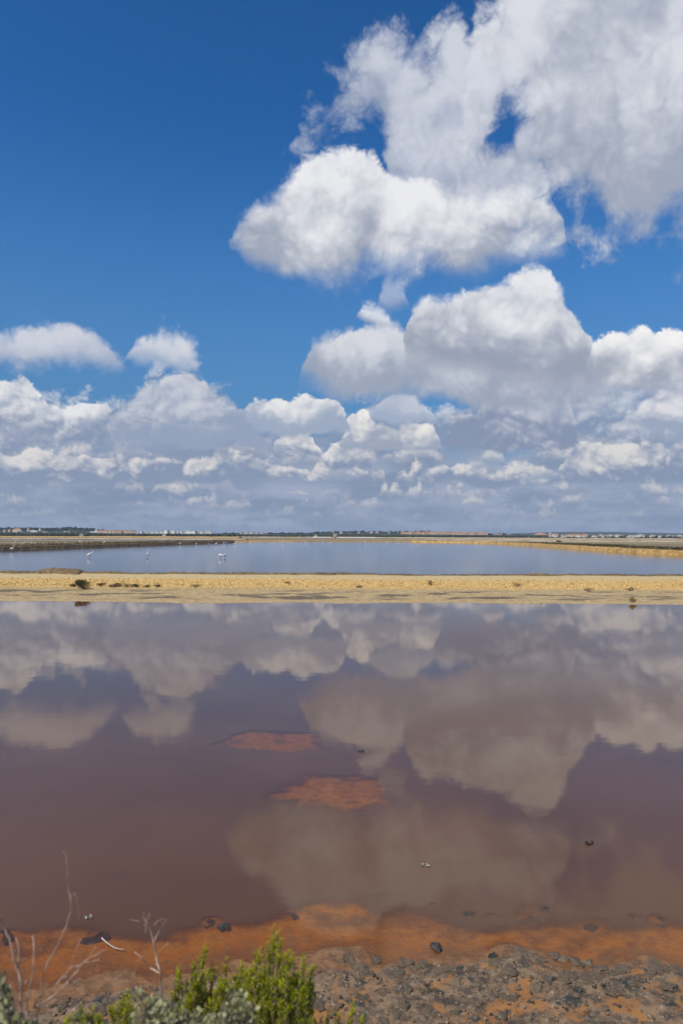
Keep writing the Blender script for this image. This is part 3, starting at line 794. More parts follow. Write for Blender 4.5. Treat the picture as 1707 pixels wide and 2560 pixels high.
def green_shrub(label, Y, tips, seed, dense=1.0, leafmat=GREEN, group=None, spread=.05, leaf=.013):
    r2 = random.Random(seed)
    mid = sum((x for x, y in tips)) / len(tips)
    base = pix_at(mid, 2560, Y); base.z = float(bed(base.x, Y)) - .02
    root = empty('green_shrub', base); tag(root, label, 'shrub', group)
    st, lf = MB(), MB()
    for (px, py) in tips:
        Yt = Y + r2.uniform(-.10, .12)
        tip = pix_at(px, py, Yt) - base
        b = Vector((r2.gauss(0, .03) + tip.x * .35, r2.gauss(0, .03) + tip.y * .3, tip.z * .1))
        midp = b.lerp(tip, .55) + Vector((tip.x * .06, r2.gauss(0, .012), 0)) + rv(r2, .006)
        path = spline([b * .2, b, midp, tip], 14)
        st.tube(path, [.0035 - .0026 * i / 13 for i in range(14)], 5)
        L = (tip - midp).length
        n = int(46 * dense)
        for i in range(n):                                       # leaves up the leader
            u = 1 - (i / n) ** 1.1 * .34
            k = min(int(u * 13), 12); p = path[k].lerp(path[k + 1], u * 13 - k)
            a = i * 2.4 + r2.random(); side = Vector((math.cos(a), math.sin(a), 0))
            needle(lf, p, Vector((0, 0, 1)) * r2.uniform(.8, 1.5) + side * .65, leaf * r2.uniform(.7, 1.15), leaf * .125)
        nb = int(11 * dense)
        for j in range(nb):                                      # upright side branchlets
            u = .97 - .50 * (j + r2.random()) / nb
            k = min(int(u * 13), 12); p = path[k].lerp(path[k + 1], u * 13 - k)
            a = r2.random() * 6.28; side = Vector((math.cos(a), math.sin(a), 0))
            l = r2.uniform(.02, .055) * (1.25 - u) * 2.2
            q = p + side * l * .30 + Vector((0, 0, l * 1.15))
            st.tube([p, p.lerp(q, .5) + side * l * .12, q], [.0012, .001, .0006], 4)
            for i in range(int(15 * dense)):
                w = .25 + .75 * i / (15 * dense); pp = p.lerp(q, w) + side * l * .12 * math.sin(w * 3.1); a2 = i * 2.4 + j
                needle(lf, pp, Vector((0, 0, r2.uniform(.7, 1.5))) + Vector((math.cos(a2), math.sin(a2), 0)) * .7, leaf * r2.uniform(.6, 1.05), leaf * .125)
    st.build('stem', WOOD, root); tag(lf.build('foliage', leafmat, root), kind='stuff')
    return root
def outline(pts, n, seed, jitter=10, deep=1.0):
    """twig tips along an outline of the crown and inside it"""
    r2 = random.Random(seed); out = []
    for i in range(n):
        u = r2.random() * (len(pts) - 1); k = int(u); f = u - k
        x = pts[k][0] + (pts[k + 1][0] - pts[k][0]) * f; y = pts[k][1] + (pts[k + 1][1] - pts[k][1]) * f
        out.append((x + r2.gauss(0, jitter), y + abs(r2.gauss(0, 1)) * 45 * deep * (0 if i < n * .45 else 1) + r2.gauss(0, 4)))
    return out
def spires(pts, seed, n=6, fill=None, nf=0):
    """tips in pointed clusters, each around one leader, and some lower ones between"""
    r2 = random.Random(seed); out = []
    for (x, y) in pts:
        out.append((x, y))
        for k in range(n): dy = r2.uniform(6, 75); out.append((x + r2.gauss(0, 1) * (4 + dy * .16), y + dy))
    for k in range(nf): out.append((r2.uniform(fill[0], fill[1]), r2.uniform(fill[2], fill[3])))
    return out
green_shrub('bright yellow-green succulent shrub with one tall olive spike, beside the crusted shore', 1.62,
            spires([(683, 2322), (648, 2378), (718, 2384), (737, 2402), (757, 2392), (772, 2436), (625, 2420), (700, 2428), (664, 2420)], 1, 6, (605, 780, 2440, 2560), 40), 5)
green_shrub('bright yellow-green succulent shrub with a single pointed leader, behind the silvery bush', 1.70,
            spires([(509, 2370), (450, 2420), (479, 2418), (530, 2415), (566, 2398), (590, 2425), (604, 2410)], 2, 5, (440, 610, 2450, 2550), 30), 6)
green_shrub('thin green succulent sprigs between the bare twigs and the silvery bush', 1.50, outline([(285, 2530), (300, 2515), (318, 2500), (328, 2490), (338, 2520)], 14, 3, 5, .5), 7)
green_shrub('low green succulent sprigs at the foot of the bare twigs', 1.45, outline([(150, 2555), (180, 2540), (215, 2515), (240, 2540), (260, 2560)], 11, 4, 8, .5), 8)
green_shrub('low olive green tuft on the stones beside the tall green shrub', 1.75, outline([(800, 2545), (830, 2530), (850, 2540), (880, 2505), (892, 2530), (915, 2555)], 14, 5, 6, .5), 9, .8)
def silver_shrub(label, Y, blobs, seed, n):
    r2 = random.Random(seed)
    mid = sum(b[0] for b in blobs) / len(blobs)
    base = pix_at(mid, 2600, Y); base.z = float(bed(base.x, Y)) - .02
    root = empty('silver_shrub', base); tag(root, label, 'shrub')
    st, lf = MB(), MB()
    for i in range(n):
        bx, by, rx, ry = blobs[r2.randrange(len(blobs))]
        px, py = bx + r2.gauss(0, rx * .5), by + abs(r2.gauss(0, ry * .6))
        Yt = Y + r2.gauss(0, .07)
        tip = pix_at(px, py, Yt) - base
        low = Vector((tip.x * .7, tip.y * .6, tip.z - r2.uniform(.08, .2)))
        path = spline([low, low.lerp(tip, .5) + rv(r2, .008), tip], 7)
        st.tube(path, [.0022 - .0016 * k / 6 for k in range(7)], 4)
        for k in range(13):
            u = r2.random() ** .7; q = path[min(int(u * 6), 5)].lerp(path[min(int(u * 6) + 1, 6)], u * 6 % 1)
            dv = (rv(r2) + Vector((0, 0, .7))).normalized(); sd = dv.cross(rv(r2)).normalized(); nn = dv.cross(sd)
            l = r2.uniform(.007, .0125); w = l * .36
            P = [q, q + dv * l * .35 + sd * w, q + dv * l * .75 + sd * w * .8, q + dv * l, q + dv * l * .75 - sd * w * .8, q + dv * l * .35 - sd * w, q + dv * l * .5 + nn * w * .28, q + dv * l * .5 - nn * w * .12]
            lf.add([tuple(p) for p in P], [(6, i1, (i1 + 1) % 6) for i1 in range(6)] + [(7, (i1 + 1) % 6, i1) for i1 in range(6)])
    st.build('stem', WOOD, root); tag(lf.build('foliage', SILVER, root), kind='stuff')
silver_shrub('silvery grey-green leafy bush in front of the bright green shrubs', 1.28,
             [(375, 2475, 40, 40), (400, 2500, 60, 40), (470, 2525, 60, 40), (540, 2530, 50, 35), (590, 2470, 22, 40), (600, 2500, 40, 40), (430, 2540, 120, 30), (620, 2540, 40, 30)], 21, 210)
silver_shrub('silvery grey-green leafy bush at the foot of the tallest bare twig', 1.15, [(0, 2440, 22, 50), (10, 2500, 28, 50), (20, 2540, 40, 40), (45, 2550, 30, 20)], 22, 90)
silver_shrub('small silvery grey-green sprig lying low among the bare twigs', 1.25, [(85, 2555, 35, 20), (120, 2560, 30, 20)], 23, 26)
# bare dead twigs (points noted in a 3.733 x view of the lower left corner)
def twigs(name, label, Y, lines, seed):
    r2 = random.Random(seed)
    allp = [p for l, a, b in lines for p in l]
    bx = sum(p[0] for p in allp) / len(allp) / 3.733
    base = pix_at(bx, 2600, Y); base.z = float(bed(base.x, Y))
    root = empty(name, base); tag(root, label, 'dead plant')
    for l, ra, rb in lines:
        P = []
        for (x, y) in l:
            yy = 2100 + y / 3.733
            P.append(pix_at(x / 3.733, yy, Y + r2.uniform(-.012, .012)) - base)
        path = spline(P, max(8, 4 * len(P)))
        path = [p + rv(r2, .0006) for p in path]
        m = MB(); n = len(path)
        m.tube(path, [.62 * (ra + (rb - ra) * i / (n - 1)) for i in range(n)], 6)
        m.build('twig', DEADWOOD, root, smooth=True)
twigs('bare_twigs', 'bare dead twigs rising out of the silvery bush, one very tall and thin', 1.22, [
    ([(205, 2300), (198, 1800), (196, 1480), (200, 1320), (160, 1200), (130, 1100), (100, 950), (50, 830), (-10, 710)], .0042, .0022),
    ([(330, 1750), (380, 1450), (400, 1300), (420, 1220), (460, 1120), (540, 980), (600, 850), (655, 690), (665, 560), (640, 450), (630, 260), (600, 100)], .0022, .0009),
    ([(205, 1320), (175, 1200), (178, 1120), (175, 1000), (150, 915)], .0026, .0014),
    ([(100, 1132), (175, 1122), (255, 1112)], .0012, .0008),
    ([(250, 1700), (265, 1470), (290, 1350), (312, 1180), (320, 1000), (308, 890)], .0022, .0012),
    ([(240, 1350), (250, 1270), (265, 1210)], .0014, .0008),
    ([(330, 1560), (500, 1460), (560, 1400), (650, 1310), (690, 1260), (770, 1160), (830, 1100), (890, 1010), (930, 1020)], .0026, .001),
    ([(490, 1390), (600, 1270), (660, 1195), (720, 1180), (800, 1145), (930, 1120)], .0016, .0008),
    ([(620, 1270), (660, 1320), (740, 1365)], .0018, .0012),
    ([(680, 1335), (790, 1260)], .0012, .0006),
    ([(640, 1200), (700, 1060), (755, 920)], .0012, .0006),
    ([(830, 1100), (920, 1060), (1000, 1010)], .001, .0005),
    ([(320, 1540), (400, 1420), (450, 1340)], .0016, .0009),
    ([(230, 1700), (330, 1600), (520, 1490)], .0022, .0014),
    ([(660, 560), (700, 500), (740, 660), (735, 740)], .0009, .0005)], 1)
twigs('bare_twigs', 'forked dead twig with a ragged tip behind the silvery bush', 1.45, [
    ([(1520, 2000), (1510, 1500), (1500, 1250), (1475, 1160), (1460, 1100), (1440, 980), (1418, 880), (1370, 770)], .0030, .0022),
    ([(1440, 940), (1500, 830), (1560, 740)], .0014, .0007),
    ([(1495, 1245), (1400, 1190), (1330, 1110), (1262, 1045)], .0028, .0018),
    ([(1370, 770), (1330, 800), (1300, 762), (1215, 745)], .0012, .0005), ([(1370, 770), (1352, 720), (1340, 670)], .0014, .0005),
    ([(1370, 760), (1392, 700), (1402, 680)], .0011, .0005), ([(1355, 760), (1330, 715)], .001, .0005), ([(1365, 790), (1360, 860)], .0009, .0005),
    ([(1478, 1065), (1520, 1010), (1580, 955)], .0012, .0006), ([(1440, 800), (1470, 760), (1530, 735)], .0012, .0005),
    ([(1330, 1110), (1370, 1050)], .0011, .0006), ([(1330, 1110), (1280, 1135)], .0009, .0005)], 2)
def stick():
    pts = [(255, 2345), (262, 2352), (275, 2362), (290, 2371), (310, 2374)]
    P = [pix_ground(x, y, .015) for x, y in pts]; o = P[0].copy()
    m = MB(); path = spline([p - o for p in P], 12); m.tube(path, [.007 - .004 * i / 11 for i in range(12)], 6)
    tag(m.build('dead_stick', mottled('bleached_wood', (.36, .32, .28), (.50, .46, .42), 20.0), smooth=True, loc=o), 'short bleached stick lying in the orange shallows behind the bare twigs', 'stick')
stick()
# ---------------------------------------------------------------- on the causeway
SCRUB = leaf_mat('scrub_leaf', (.055, .050, .020), (.11, .095, .04), (.05, .045, .02), .1)
DRY = leaf_mat('dry_grass', (.20, .14, .06), (.33, .25, .11), (.12, .085, .04), .1)
def scrub(name, loc, rx, ry, h, n, leafmat, label, cat, seed, group=None, l0=.06, spike=0.3):
    """low bush: woody stems and many leaf-sized faces through an uneven crown"""
    r2 = random.Random(seed); root = empty(name, loc); tag(root, label, cat, group)
    lobes = [(r2.uniform(-.6, .6) * rx, r2.uniform(-.6, .6) * ry, r2.uniform(.35, .75) * h, r2.uniform(.3, .55)) for _ in range(7)]
    st, lf = MB(), MB()
    for lx, ly, lz, lr in lobes: st.tube([(0, 0, -.05), (lx * .5, ly * .5, lz * .45), (lx, ly, lz)], [.02, .014, .006], 4)
    for i in range(n):
        lx, ly, lz, lr = lobes[r2.randrange(7)]
        v = rv(r2).normalized() * r2.random() ** .4
        c = Vector((lx + v.x * lr * rx, ly + v.y * lr * ry, max(.01, lz + v.z * lr * h * .8)))
        dv = (rv(r2, .8) + Vector((0, 0, spike * 3))).normalized(); sd = dv.cross(rv(r2)).normalized(); l = l0 * r2.uniform(.5, 1.3)
        lf.add([tuple(c), tuple(c + dv * l * .5 + sd * l * .28), tuple(c + dv * l), tuple(c + dv * l * .5 - sd * l * .28)], [(0, 1, 2, 3)])
    st.build('stem', WOOD, root); tag(lf.build('foliage', leafmat, root), kind='stuff')
    return root
def on_bank(px, Y):
    x = pix_at(px, 1450, Y).x; return Vector((x, Y, float(bank_z(np.array(x), np.array(Y)))))
scrub('scrub_bush', on_bank(212, 38.4), .56, .45, .5, 900, SCRUB, 'round dark green bush on the near side of the causeway', 'bush', 1, l0=.09)
for k, (px, Y, rx, h) in enumerate([(250, 39.4, .38, .18), (285, 39.0, .35, .16), (300, 39.2, .42, .24), (325, 39.0, .5, .2), (345, 39.2, .4, .16), (365, 39.1, .25, .12), (188, 39.2, .35, .16), (395, 39.1, .22, .1)]):
    scrub('creeping_plant', on_bank(px, Y), rx, .3, h, 220, SCRUB, 'low dark creeping plant trailing along the causeway slope from the round bush', 'plant', 10 + k, 'creeping plants on the causeway slope', .06)
for k, (px, Y, rx, h) in enumerate([(490, 39.2, .4, .14), (1080, 40.3, .3, .26), (1290, 39.8, .3, .22), (895, 39.2, .4, .1), (1575, 38.4, .4, .14), (1470, 38.2, .3, .16), (720, 40.1, .22, .16)]):
    scrub('dry_tuft', on_bank(px, Y), rx, .25, h, 160, DRY, 'small dry brown grass tuft on the gravel slope of the causeway', 'grass tuft', 30 + k, 'dry tufts on the causeway', .06, .6)
scrub('reed_tuft', on_bank(1578, 33.9), .2, .12, .12, 34, DRY, 'thin dry reed tuft at the causeway waterline', 'grass tuft', 50, None, .18, 1.2)
def mound():
    b = on_bank(150, 47.0); xs_ = np.linspace(-1.75, 1.75, 60); ys_ = np.linspace(-.9, .9, 30); X, Y = np.meshgrid(xs_, ys_)
    q = np.clip(1 - (np.abs(X) / (1.6 + .25 * fbm(X, Y, 3, 5))) ** 4, 0, 1) * np.clip(1 - (np.abs(Y) / .85) ** 2, 0, 1)
    Z = .34 * np.sqrt(q) * (1 + .35 * fbm(X * 2.2, Y * 2.2, 5, 9)) - .08
    o = grid_obj('earth_mound', xs_, ys_, Z, mottled('mound_earth', (.10, .065, .035), (.27, .19, .10), 7.0, c3=(.36, .27, .15), s3=14.0, bmp=.05), smooth=False)
    o.location = b; tag(o, 'low flat-topped brown earth mound on the far rim of the causeway', 'mound')
mound()
mb = MB(); r2 = random.Random(77)
for i in range(5200):                                       # low dry growth along the far rim of the causeway
    x = r2.uniform(-27, 27); y = r2.gauss(47.4, .4)
    if float(fbm(np.array(x * .35), np.array(.3), 3, 91)) < -.25 * r2.random(): continue
    c = Vector((x, y, float(bank_z(np.array(x), np.array(y))) - .01)); dv = (rv(r2, .5) + Vector((0, 0, 1))).normalized(); sd = dv.cross(rv(r2)).normalized(); l = r2.uniform(.05, .15)
    mb.add([tuple(c - sd * .02), tuple(c + sd * .02), tuple(c + dv * l)], [(0, 1, 2)])
tag(mb.build('rim_growth', mottled('rim_growth', (.09, .06, .03), (.22, .15, .07), 2.0, world=True), causeway), kind='stuff')

# ---------------------------------------------------------------- flamingos in the far pond
def flamingo_mat():
    m, t, p = new_mat('flamingo_plumage')
    v = obj_pos(t); x, y, z = sepxyz(t, v)
    at = t.nodes.new('ShaderNodeAttribute'); at.attribute_name = 'zone'; zone = S(t, at.outputs['Fac'])
    c = mixc(t, tnoise(t, v, 9.0, 3, .5).step(0.45, 0.7, 0, .5), (.84, .79, .77), (.80, .55, .52))
    c = mixc(t, zone.step(0.5, 0.6), c, (.62, .26, .26))
    c = mixc(t, zone.step(1.5, 1.6), c, (.02, .018, .018))
    put(t, p.inputs['Base Color'], c); p.inputs['Roughness'].default_value = .7
    return m
FLAM = flamingo_mat()
def flamingo_mesh(name, neck, lean, stride):
    """one continuous skin: tail, body, S-shaped neck, head, bent bill and two long jointed legs"""
    V, Rr, E, Zn = [], [], [], []
    def chain(pts, start=None):
        prev = start
        for (x, y, z, r, zn) in pts:
            V.append((x, y, z)); Rr.append(r); Zn.append(zn)
            if prev is not None: E.append((prev, len(V) - 1))
            prev = len(V) - 1
        return prev
    body = [(0, 0, .62, .15, 0), (-.16, 0, .63 - lean * .4, .14, 0), (-.30, 0, .60 - lean, .085, 0), (-.42, 0, .56 - lean * 1.2, .03, 0)]
    chain(body)
    chain([(.14, 0, .65 + lean * .5, .115, 0), (.23, 0, .70 + lean, .06, 0)] + neck, 0)
    for s, k in ((1, stride), (-1, -stride)):
        chain([(-.02, s * .06, .50, .05, 0), (.02 + k * .12, s * .06, .30, .017, 1), (-.03 + k * .2, s * .06, .02, .014, 1), (-.03 + k * .26, s * .06, -.22, .013, 1)], 0)
    me = bpy.data.meshes.new(name); me.from_pydata(V, E, []); me.update()
    o = bpy.data.objects.new(name, me); COL.objects.link(o)
    md = o.modifiers.new('skin', 'SKIN'); md.use_smooth_shade = True
    o.modifiers.new('sub', 'SUBSURF').levels = 1
    for i, sv in enumerate(me.skin_vertices[0].data): sv.radius = (Rr[i], Rr[i]); sv.use_root = (i == 0)
    dg = bpy.context.evaluated_depsgraph_get(); ev = o.evaluated_get(dg)
    out = bpy.data.meshes.new_from_object(ev, depsgraph=dg); out.name = name
    bpy.data.objects.remove(o)
    src = np.array(V); zn = np.array(Zn)
    zv = [float(zn[np.argmin(((src - np.array(v.co)) ** 2).sum(1))]) for v in out.vertices]
    at = out.attributes.new('zone', 'FLOAT', 'POINT'); at.data.foreach_set('value', zv)
    out.materials.clear(); out.materials.append(FLAM)
    out.polygons.foreach_set('use_smooth', [True] * len(out.polygons))
    return out
neck_up = [(.28, 0, .84, .035, 0), (.24, 0, .98, .03, 0), (.27, 0, 1.12, .028, 0), (.36, 0, 1.20, .035, 0), (.44, 0, 1.19, .045, 0), (.52, 0, 1.14, .028, 1), (.55, 0, 1.07, .016, 2)]
neck_reach = [(.34, 0, .80, .035, 0), (.44, 0, .90, .03, 0), (.53, 0, .99, .03, 0), (.60, 0, 1.03, .042, 0), (.67, 0, .99, .028, 1), (.70, 0, .92, .016, 2)]
neck_down = [(.33, 0, .66, .035, 0), (.40, 0, .50, .03, 0), (.42, 0, .32, .028, 0), (.40, 0, .16, .032, 0), (.36, 0, .07, .042, 0), (.30, 0, .02, .028, 1), (.25, 0, .03, .016, 2)]
FM = dict(up=flamingo_mesh('flamingo', neck_up, 0, .3), reach=flamingo_mesh('flamingo', neck_reach, .12, .8), down=flamingo_mesh('flamingo', neck_down, .02, .2))
def flamingo(px, py, pose, rz, label, group, s=1.0):
    g = pix_ground(px, py); o = bpy.data.objects.new('flamingo', FM[pose]); o.location = g - Vector((0, 0, .14)); o.rotation_euler.z = rz; o.scale = (s,) * 3
    tag(link(o), label, 'flamingo', group)
NG = 'flamingos wading in the far pond'
flamingo(224, 1394, 'reach', .1, 'white flamingo walking with neck stretched up, wading alone beyond the earth mound', NG)
flamingo(369, 1393, 'up', 1.75, 'white flamingo standing upright and seen end on, wading alone', NG, .95)
flamingo(551, 1396, 'down', 2.6, 'white flamingo with lowered head, the larger of the feeding pair', NG, 1.0)
flamingo(562, 1395, 'down', 1.2, 'white flamingo with lowered head, the smaller of the feeding pair', NG, .92)
for k, (px, py) in enumerate([(450, 1362), (491, 1362), (522, 1364), (541, 1363), (560, 1361), (567, 1361), (588, 1362), (626, 1359), (665, 1359), (707, 1359), (764, 1357), (778, 1358), (807, 1357), (826, 1359), (898, 1357),
                              (913, 1357), (966, 1357), (981, 1358), (1190, 1361), (1206, 1361), (1213, 1361), (31, 1378), (1045, 1358), (1120, 1359)]):
    flamingo(px, py, ('up', 'down', 'reach')[k % 3], k * 2.1, 'tiny white flamingo ' + ('standing with raised neck', 'feeding with lowered head', 'walking with stretched neck')[k % 3] + ' along the farthest edge of the far pond', 'flamingos along the farthest shore', rnd.uniform(.9, 1.2))

# ---------------------------------------------------------------- buildings on the plain
def flat_col(name, c, v=.25): return mottled(name, tuple(k * .9 for k in c), tuple(min(k * 1.1, .85) for k in c), .4, vary=v)
WHITEW, PEACH, CREAM, GREYW = flat_col('white_wall', (.72, .70, .66)), flat_col('peach_wall', (.68, .47, .33)), flat_col('cream_wall', (.62, .52, .40)), flat_col('grey_wall', (.34, .34, .35))
TERRA, ROOFW, WINDOW = flat_col('terracotta_roof', (.44, .22, .13)), flat_col('flat_roof', (.50, .48, .45)), flat_col('dark_window', (.03, .035, .045), .1)
def make_house(name, w, d, h, wall, roof, flat, win=2):
    """walls with roof (hipped or flat with a parapet) and a row of windows to the front; origin at the base"""
    root = empty(name)
    m = MB(); m.box(-w / 2, w / 2, -d / 2, d / 2, -4, h); m.build('wall', wall, root)
    m = MB()
    if flat:
        m.box(-w / 2 - .1, w / 2 + .1, -d / 2 - .1, d / 2 + .1, h + .003, h + .5); m.box(-w * .2, w * .1, -d * .2, d * .2, h + .503, h + 2.0)
    else:
        e, r = .4, h + w * .13 + .2
        m.add([(-w / 2 - e, -d / 2 - e, h + .003), (w / 2 + e, -d / 2 - e, h + .003), (w / 2 + e, d / 2 + e, h + .003), (-w / 2 - e, d / 2 + e, h + .003), (-w * .18, 0, r), (w * .18, 0, r)],
              [(0, 1, 5, 4), (1, 2, 5), (2, 3, 4, 5), (3, 0, 4), (3, 2, 1, 0)])
    ro = m.build('roof', roof, root)
    if not flat:
        m = MB(); m.box(w * .22, w * .22 + .7, d * .1, d * .1 + .7, h + .1, r + .5); m.build('chimney', wall, ro)
    for fl in range(max(1, int(h // 3))):
        for k in range(win):
            x = -w / 2 + w * (k + .5) / win; m = MB(); m.box(x - .6, x + .6, -d / 2 - .05, -d / 2 + .1, fl * 3 + .9, fl * 3 + 2.3); m.build('window', WINDOW, root)
    return root
used = {}
def house(px, py, Y, w, h, wall, roof, flat, label, group, name='house', d=None, win=2, rz=0.0):
    """py = photograph row of the foot of its walls"""
    p = pix_at(px, py - (1.3 if Y > 1500 else 0), Y); q = (round(w * 2) / 2, round(h * 2) / 2, wall.name, flat, win, name)
    if q not in used: used[q] = make_house(name, q[0], d or q[0] * .8, q[1], wall, roof, flat, win); o = used[q]
    else: o = copy_tree(used[q])
    o.location = p; o.rotation_euler.z = rz; tag(o, label, 'building' if name != 'house' else 'house', group)
    return o
r2 = random.Random(5)
def hz(px): return 1338 + (px - 853.5) * .0041
for i in range(24):
    px = 338 + i * 8.2 + r2.uniform(-3, 3)
    house(px, hz(px) - 2.6 - r2.random() * 2.0 * (px > 400), 1850 + r2.uniform(-80, 250), r2.choice((6, 8, 10, 13)), r2.choice((3, 4, 5)), WHITEW, ROOFW, True, 'small bright white flat-roofed house in the white village above the tree belt', 'white village', rz=r2.uniform(-.5, .5))
for i in range(11):
    px = 250 + i * 8.5
    house(px, hz(px) - 3.0, 1950 + r2.uniform(-60, 60), 9, 6, PEACH if i % 3 else CREAM, TERRA, False, ('peach' if i % 3 else 'cream') + ' house of the long terrace beside the white village', 'peach terrace', rz=r2.uniform(-.2, .2))
for (px, py, w, h, wl, lab) in [(44, 1330.5, 26, 7, CREAM, 'long cream building on the wooded hill by the white village'), (52, 1333, 13, 3.5, WHITEW, 'low white shed in front of the long cream building'), (86, 1332, 22, 5.5, WHITEW, 'large white hall on the wooded wooded hill'),
                                (113, 1333, 17, 2.5, CREAM, 'low cream wall building beside the large white hall'), (164, 1333, 8, 4, CREAM, 'cream house with a white neighbour on the wooded hill'), (173, 1333, 6, 3, WHITEW, 'small white house beside the cream house on the wooded hill'),
                                (240, 1332, 34, 2.5, WHITEW, 'long low white building joining the peach terrace to the wooded hill'), (13, 1329, 6, 4, PEACH, 'peach villa on the wooded hill'), (25, 1328, 6, 4, PEACH, 'peach villa high on the wooded hill'),
                                (72, 1327, 6, 5, CREAM, 'cream villa among the trees above the large white hall'), (101, 1326, 5, 3.5, WHITEW, 'white villa near the top of the wooded hill'), (242, 1327, 5, 4, WHITEW, 'white villa at the end of the wooded hill')]:
    house(px, py, 2150, w, h, wl, ROOFW if wl is WHITEW else TERRA, wl is WHITEW, lab, None, d=9)
house(411, 1343.3, 930, 4.5, 3, CREAM, ROOFW, True, 'small cream hut standing in front of the tree belt below the white village', None, name='hut', win=1)
house(205, 1341, 930, 5, 2, GREYW, ROOFW, True, 'small grey hut among the tree belt below the white village', None, name='hut', win=1)
for i in range(9):
    px = 602 + i * 6.5
    house(px, hz(px) - 1.5 + r2.uniform(-1, 1.5), 2300, r2.choice((7, 9)), 4, GREYW if i % 2 else WHITEW, TERRA, i % 2 == 1, 'hazy %s house beside the smoke plume' % ('white', 'grey')[i % 2], 'hazy houses beside the smoke')
for (px, py) in [(789, 1342.5)]: house(px, py, 900, 4, 1.6, WHITEW, ROOFW, True, 'small bright white shed at the end of the boundary wall by the stone tower', None, name='shed', win=1)
for i, (px, py) in enumerate([(822, 1339), (852, 1334.5), (874, 1337), (884, 1338), (896, 1335), (906, 1337.5), (918, 1338), (927, 1334), (931, 1338), (942, 1333.5), (970, 1338), (972, 1335)]):
    house(px, py, 2200, r2.choice((6, 8, 9)), 3.5, WHITEW if i % 3 else CREAM, TERRA, False, 'pale villa scattered among the trees between the stone tower and the peach estate', 'villas on the wooded ridge')
for row, (y_, n) in enumerate(((-3.2, 24), (-.2, 26))):
    for i in range(n):
        px = 1004 + i * 217 / n + r2.uniform(-2, 2) + row * 3
        house(px, hz(px) + y_ + r2.uniform(-.6, .6), 2050 - row * 130, r2.choice((8, 9, 10)), r2.choice((5, 6)), PEACH, TERRA, False, 'peach house with terracotta roof in the %s row of the dense estate' % ('back', 'front')[row], 'peach estate', rz=r2.uniform(-.3, .3))
house(1243, hz(1243) + .5, 2050, 26, 4, CREAM, TERRA, True, 'long cream block at the end of the peach estate', None, name='apartment_block', d=10, win=8)
house(1272, hz(1272) + .2, 2100, 18, 3, GREYW, ROOFW, True, 'grey block next to the long cream block', None, name='apartment_block', d=10, win=6)
house(1350, hz(1350) + .5, 2050, 38, 3.2, PEACH, TERRA, False, 'long terracotta hall between the peach estate and the white church', None, name='hall', d=14, win=9)
for i in range(34):
    px = 1374 + r2.random() * 128
    w = r2.choice((WHITEW, WHITEW, CREAM, PEACH)); fl = w is WHITEW and i % 2 == 0; Y = 1330 + r2.uniform(-60, 260)
    house(px, hz(px) + 1.3 + 3.0 / Y * FPX - r2.random() * 2.2, Y, r2.choice((5, 6, 8)), r2.choice((3.5, 5, 6)), w, ROOFW if fl else TERRA, fl,
          {'white_wall': 'white house with terracotta roof', 'cream_wall': 'cream house with terracotta roof', 'peach_wall': 'peach house with terracotta roof'}[w.name].replace('with terracotta roof', 'with flat roof' if fl else 'with terracotta roof') + ' in the village around the white church', 'church village', rz=r2.uniform(-.4, .4))
for (px, w, h, wl, lab) in [(1527, 22, 6, GREYW, 'wide grey apartment block next to the church village'), (1547, 20, 6.5, GREYW, 'tall grey apartment block next to the church village'), (1582, 30, 5, WHITEW, 'long white block next to the grey blocks'),
                            (1600, 16, 8, WHITEW, 'tallest white block of the town beyond the church village'), (1637, 18, 5, GREYW, 'grey block next to the tallest white block'), (1672, 18, 5.5, WHITEW, 'white block near two cream houses of the flat-roofed town'), (1696, 14, 6, WHITEW, 'white gabled block at the end of the flat-roofed town')]:
    house(px, hz(px) + 1.3 + 2.6, 1500, w * .75, h * .85, wl, ROOFW, 'gabled' not in lab, lab, None, name='apartment_block', d=12, win=6)
for i in range(30):
    px = 1505 + r2.random() * 202; w = r2.choice((WHITEW, WHITEW, GREYW, CREAM)); Y = 1270 + r2.uniform(-40, 250)
    house(px, hz(px) + 1.3 + 3.0 / Y * FPX - r2.random() * 1.5, Y, r2.choice((5, 6.5, 8)), r2.choice((3.5, 4.5)), w, ROOFW, True, 'small %s flat-roofed house of the flat-roofed town between the blocks' % w.name.split('_')[0], 'flat-roofed town', rz=r2.uniform(-.4, .4))
# white church of the right village
def church():
    root = empty('church', pix_at(1378, hz(1378) + 2.4, 1500)); tag(root, 'white village church with square bell tower on the plain', 'church')
    m = MB(); m.box(-2, 13, -4, 4, -4, 5); m.build('nave', WHITEW, root)
    m = MB(); m.box(-5, -2.003, -2, 2, -4, 9); bt = m.build('bell_tower', WHITEW, root)
    m = MB(); m.add([(-5.2, -2.2, 9.003), (-1.8, -2.2, 9.003), (-1.8, 2.2, 9.003), (-5.2, 2.2, 9.003), (-3.5, 0, 11.5)], [(0, 1, 4), (1, 2, 4), (2, 3, 4), (3, 0, 4), (3, 2, 1, 0)]); m.build('spire', TERRA, root)
    m = MB(); m.add([(-2.3, -4.4, 5.003), (13.4, -4.4, 5.003), (13.4, 4.4, 5.003), (-2.3, 4.4, 5.003), (-2.3, 0, 7.2), (13.4, 0, 7.2)], [(0, 1, 5, 4), (2, 3, 4, 5), (1, 2, 5), (3, 0, 4), (3, 2, 1, 0)]); m.build('roof', TERRA, root)
    m = MB(); m.box(-4, -3, -2.06, -1.8, 6, 8); m.build('belfry_opening', WINDOW, bt)
church()
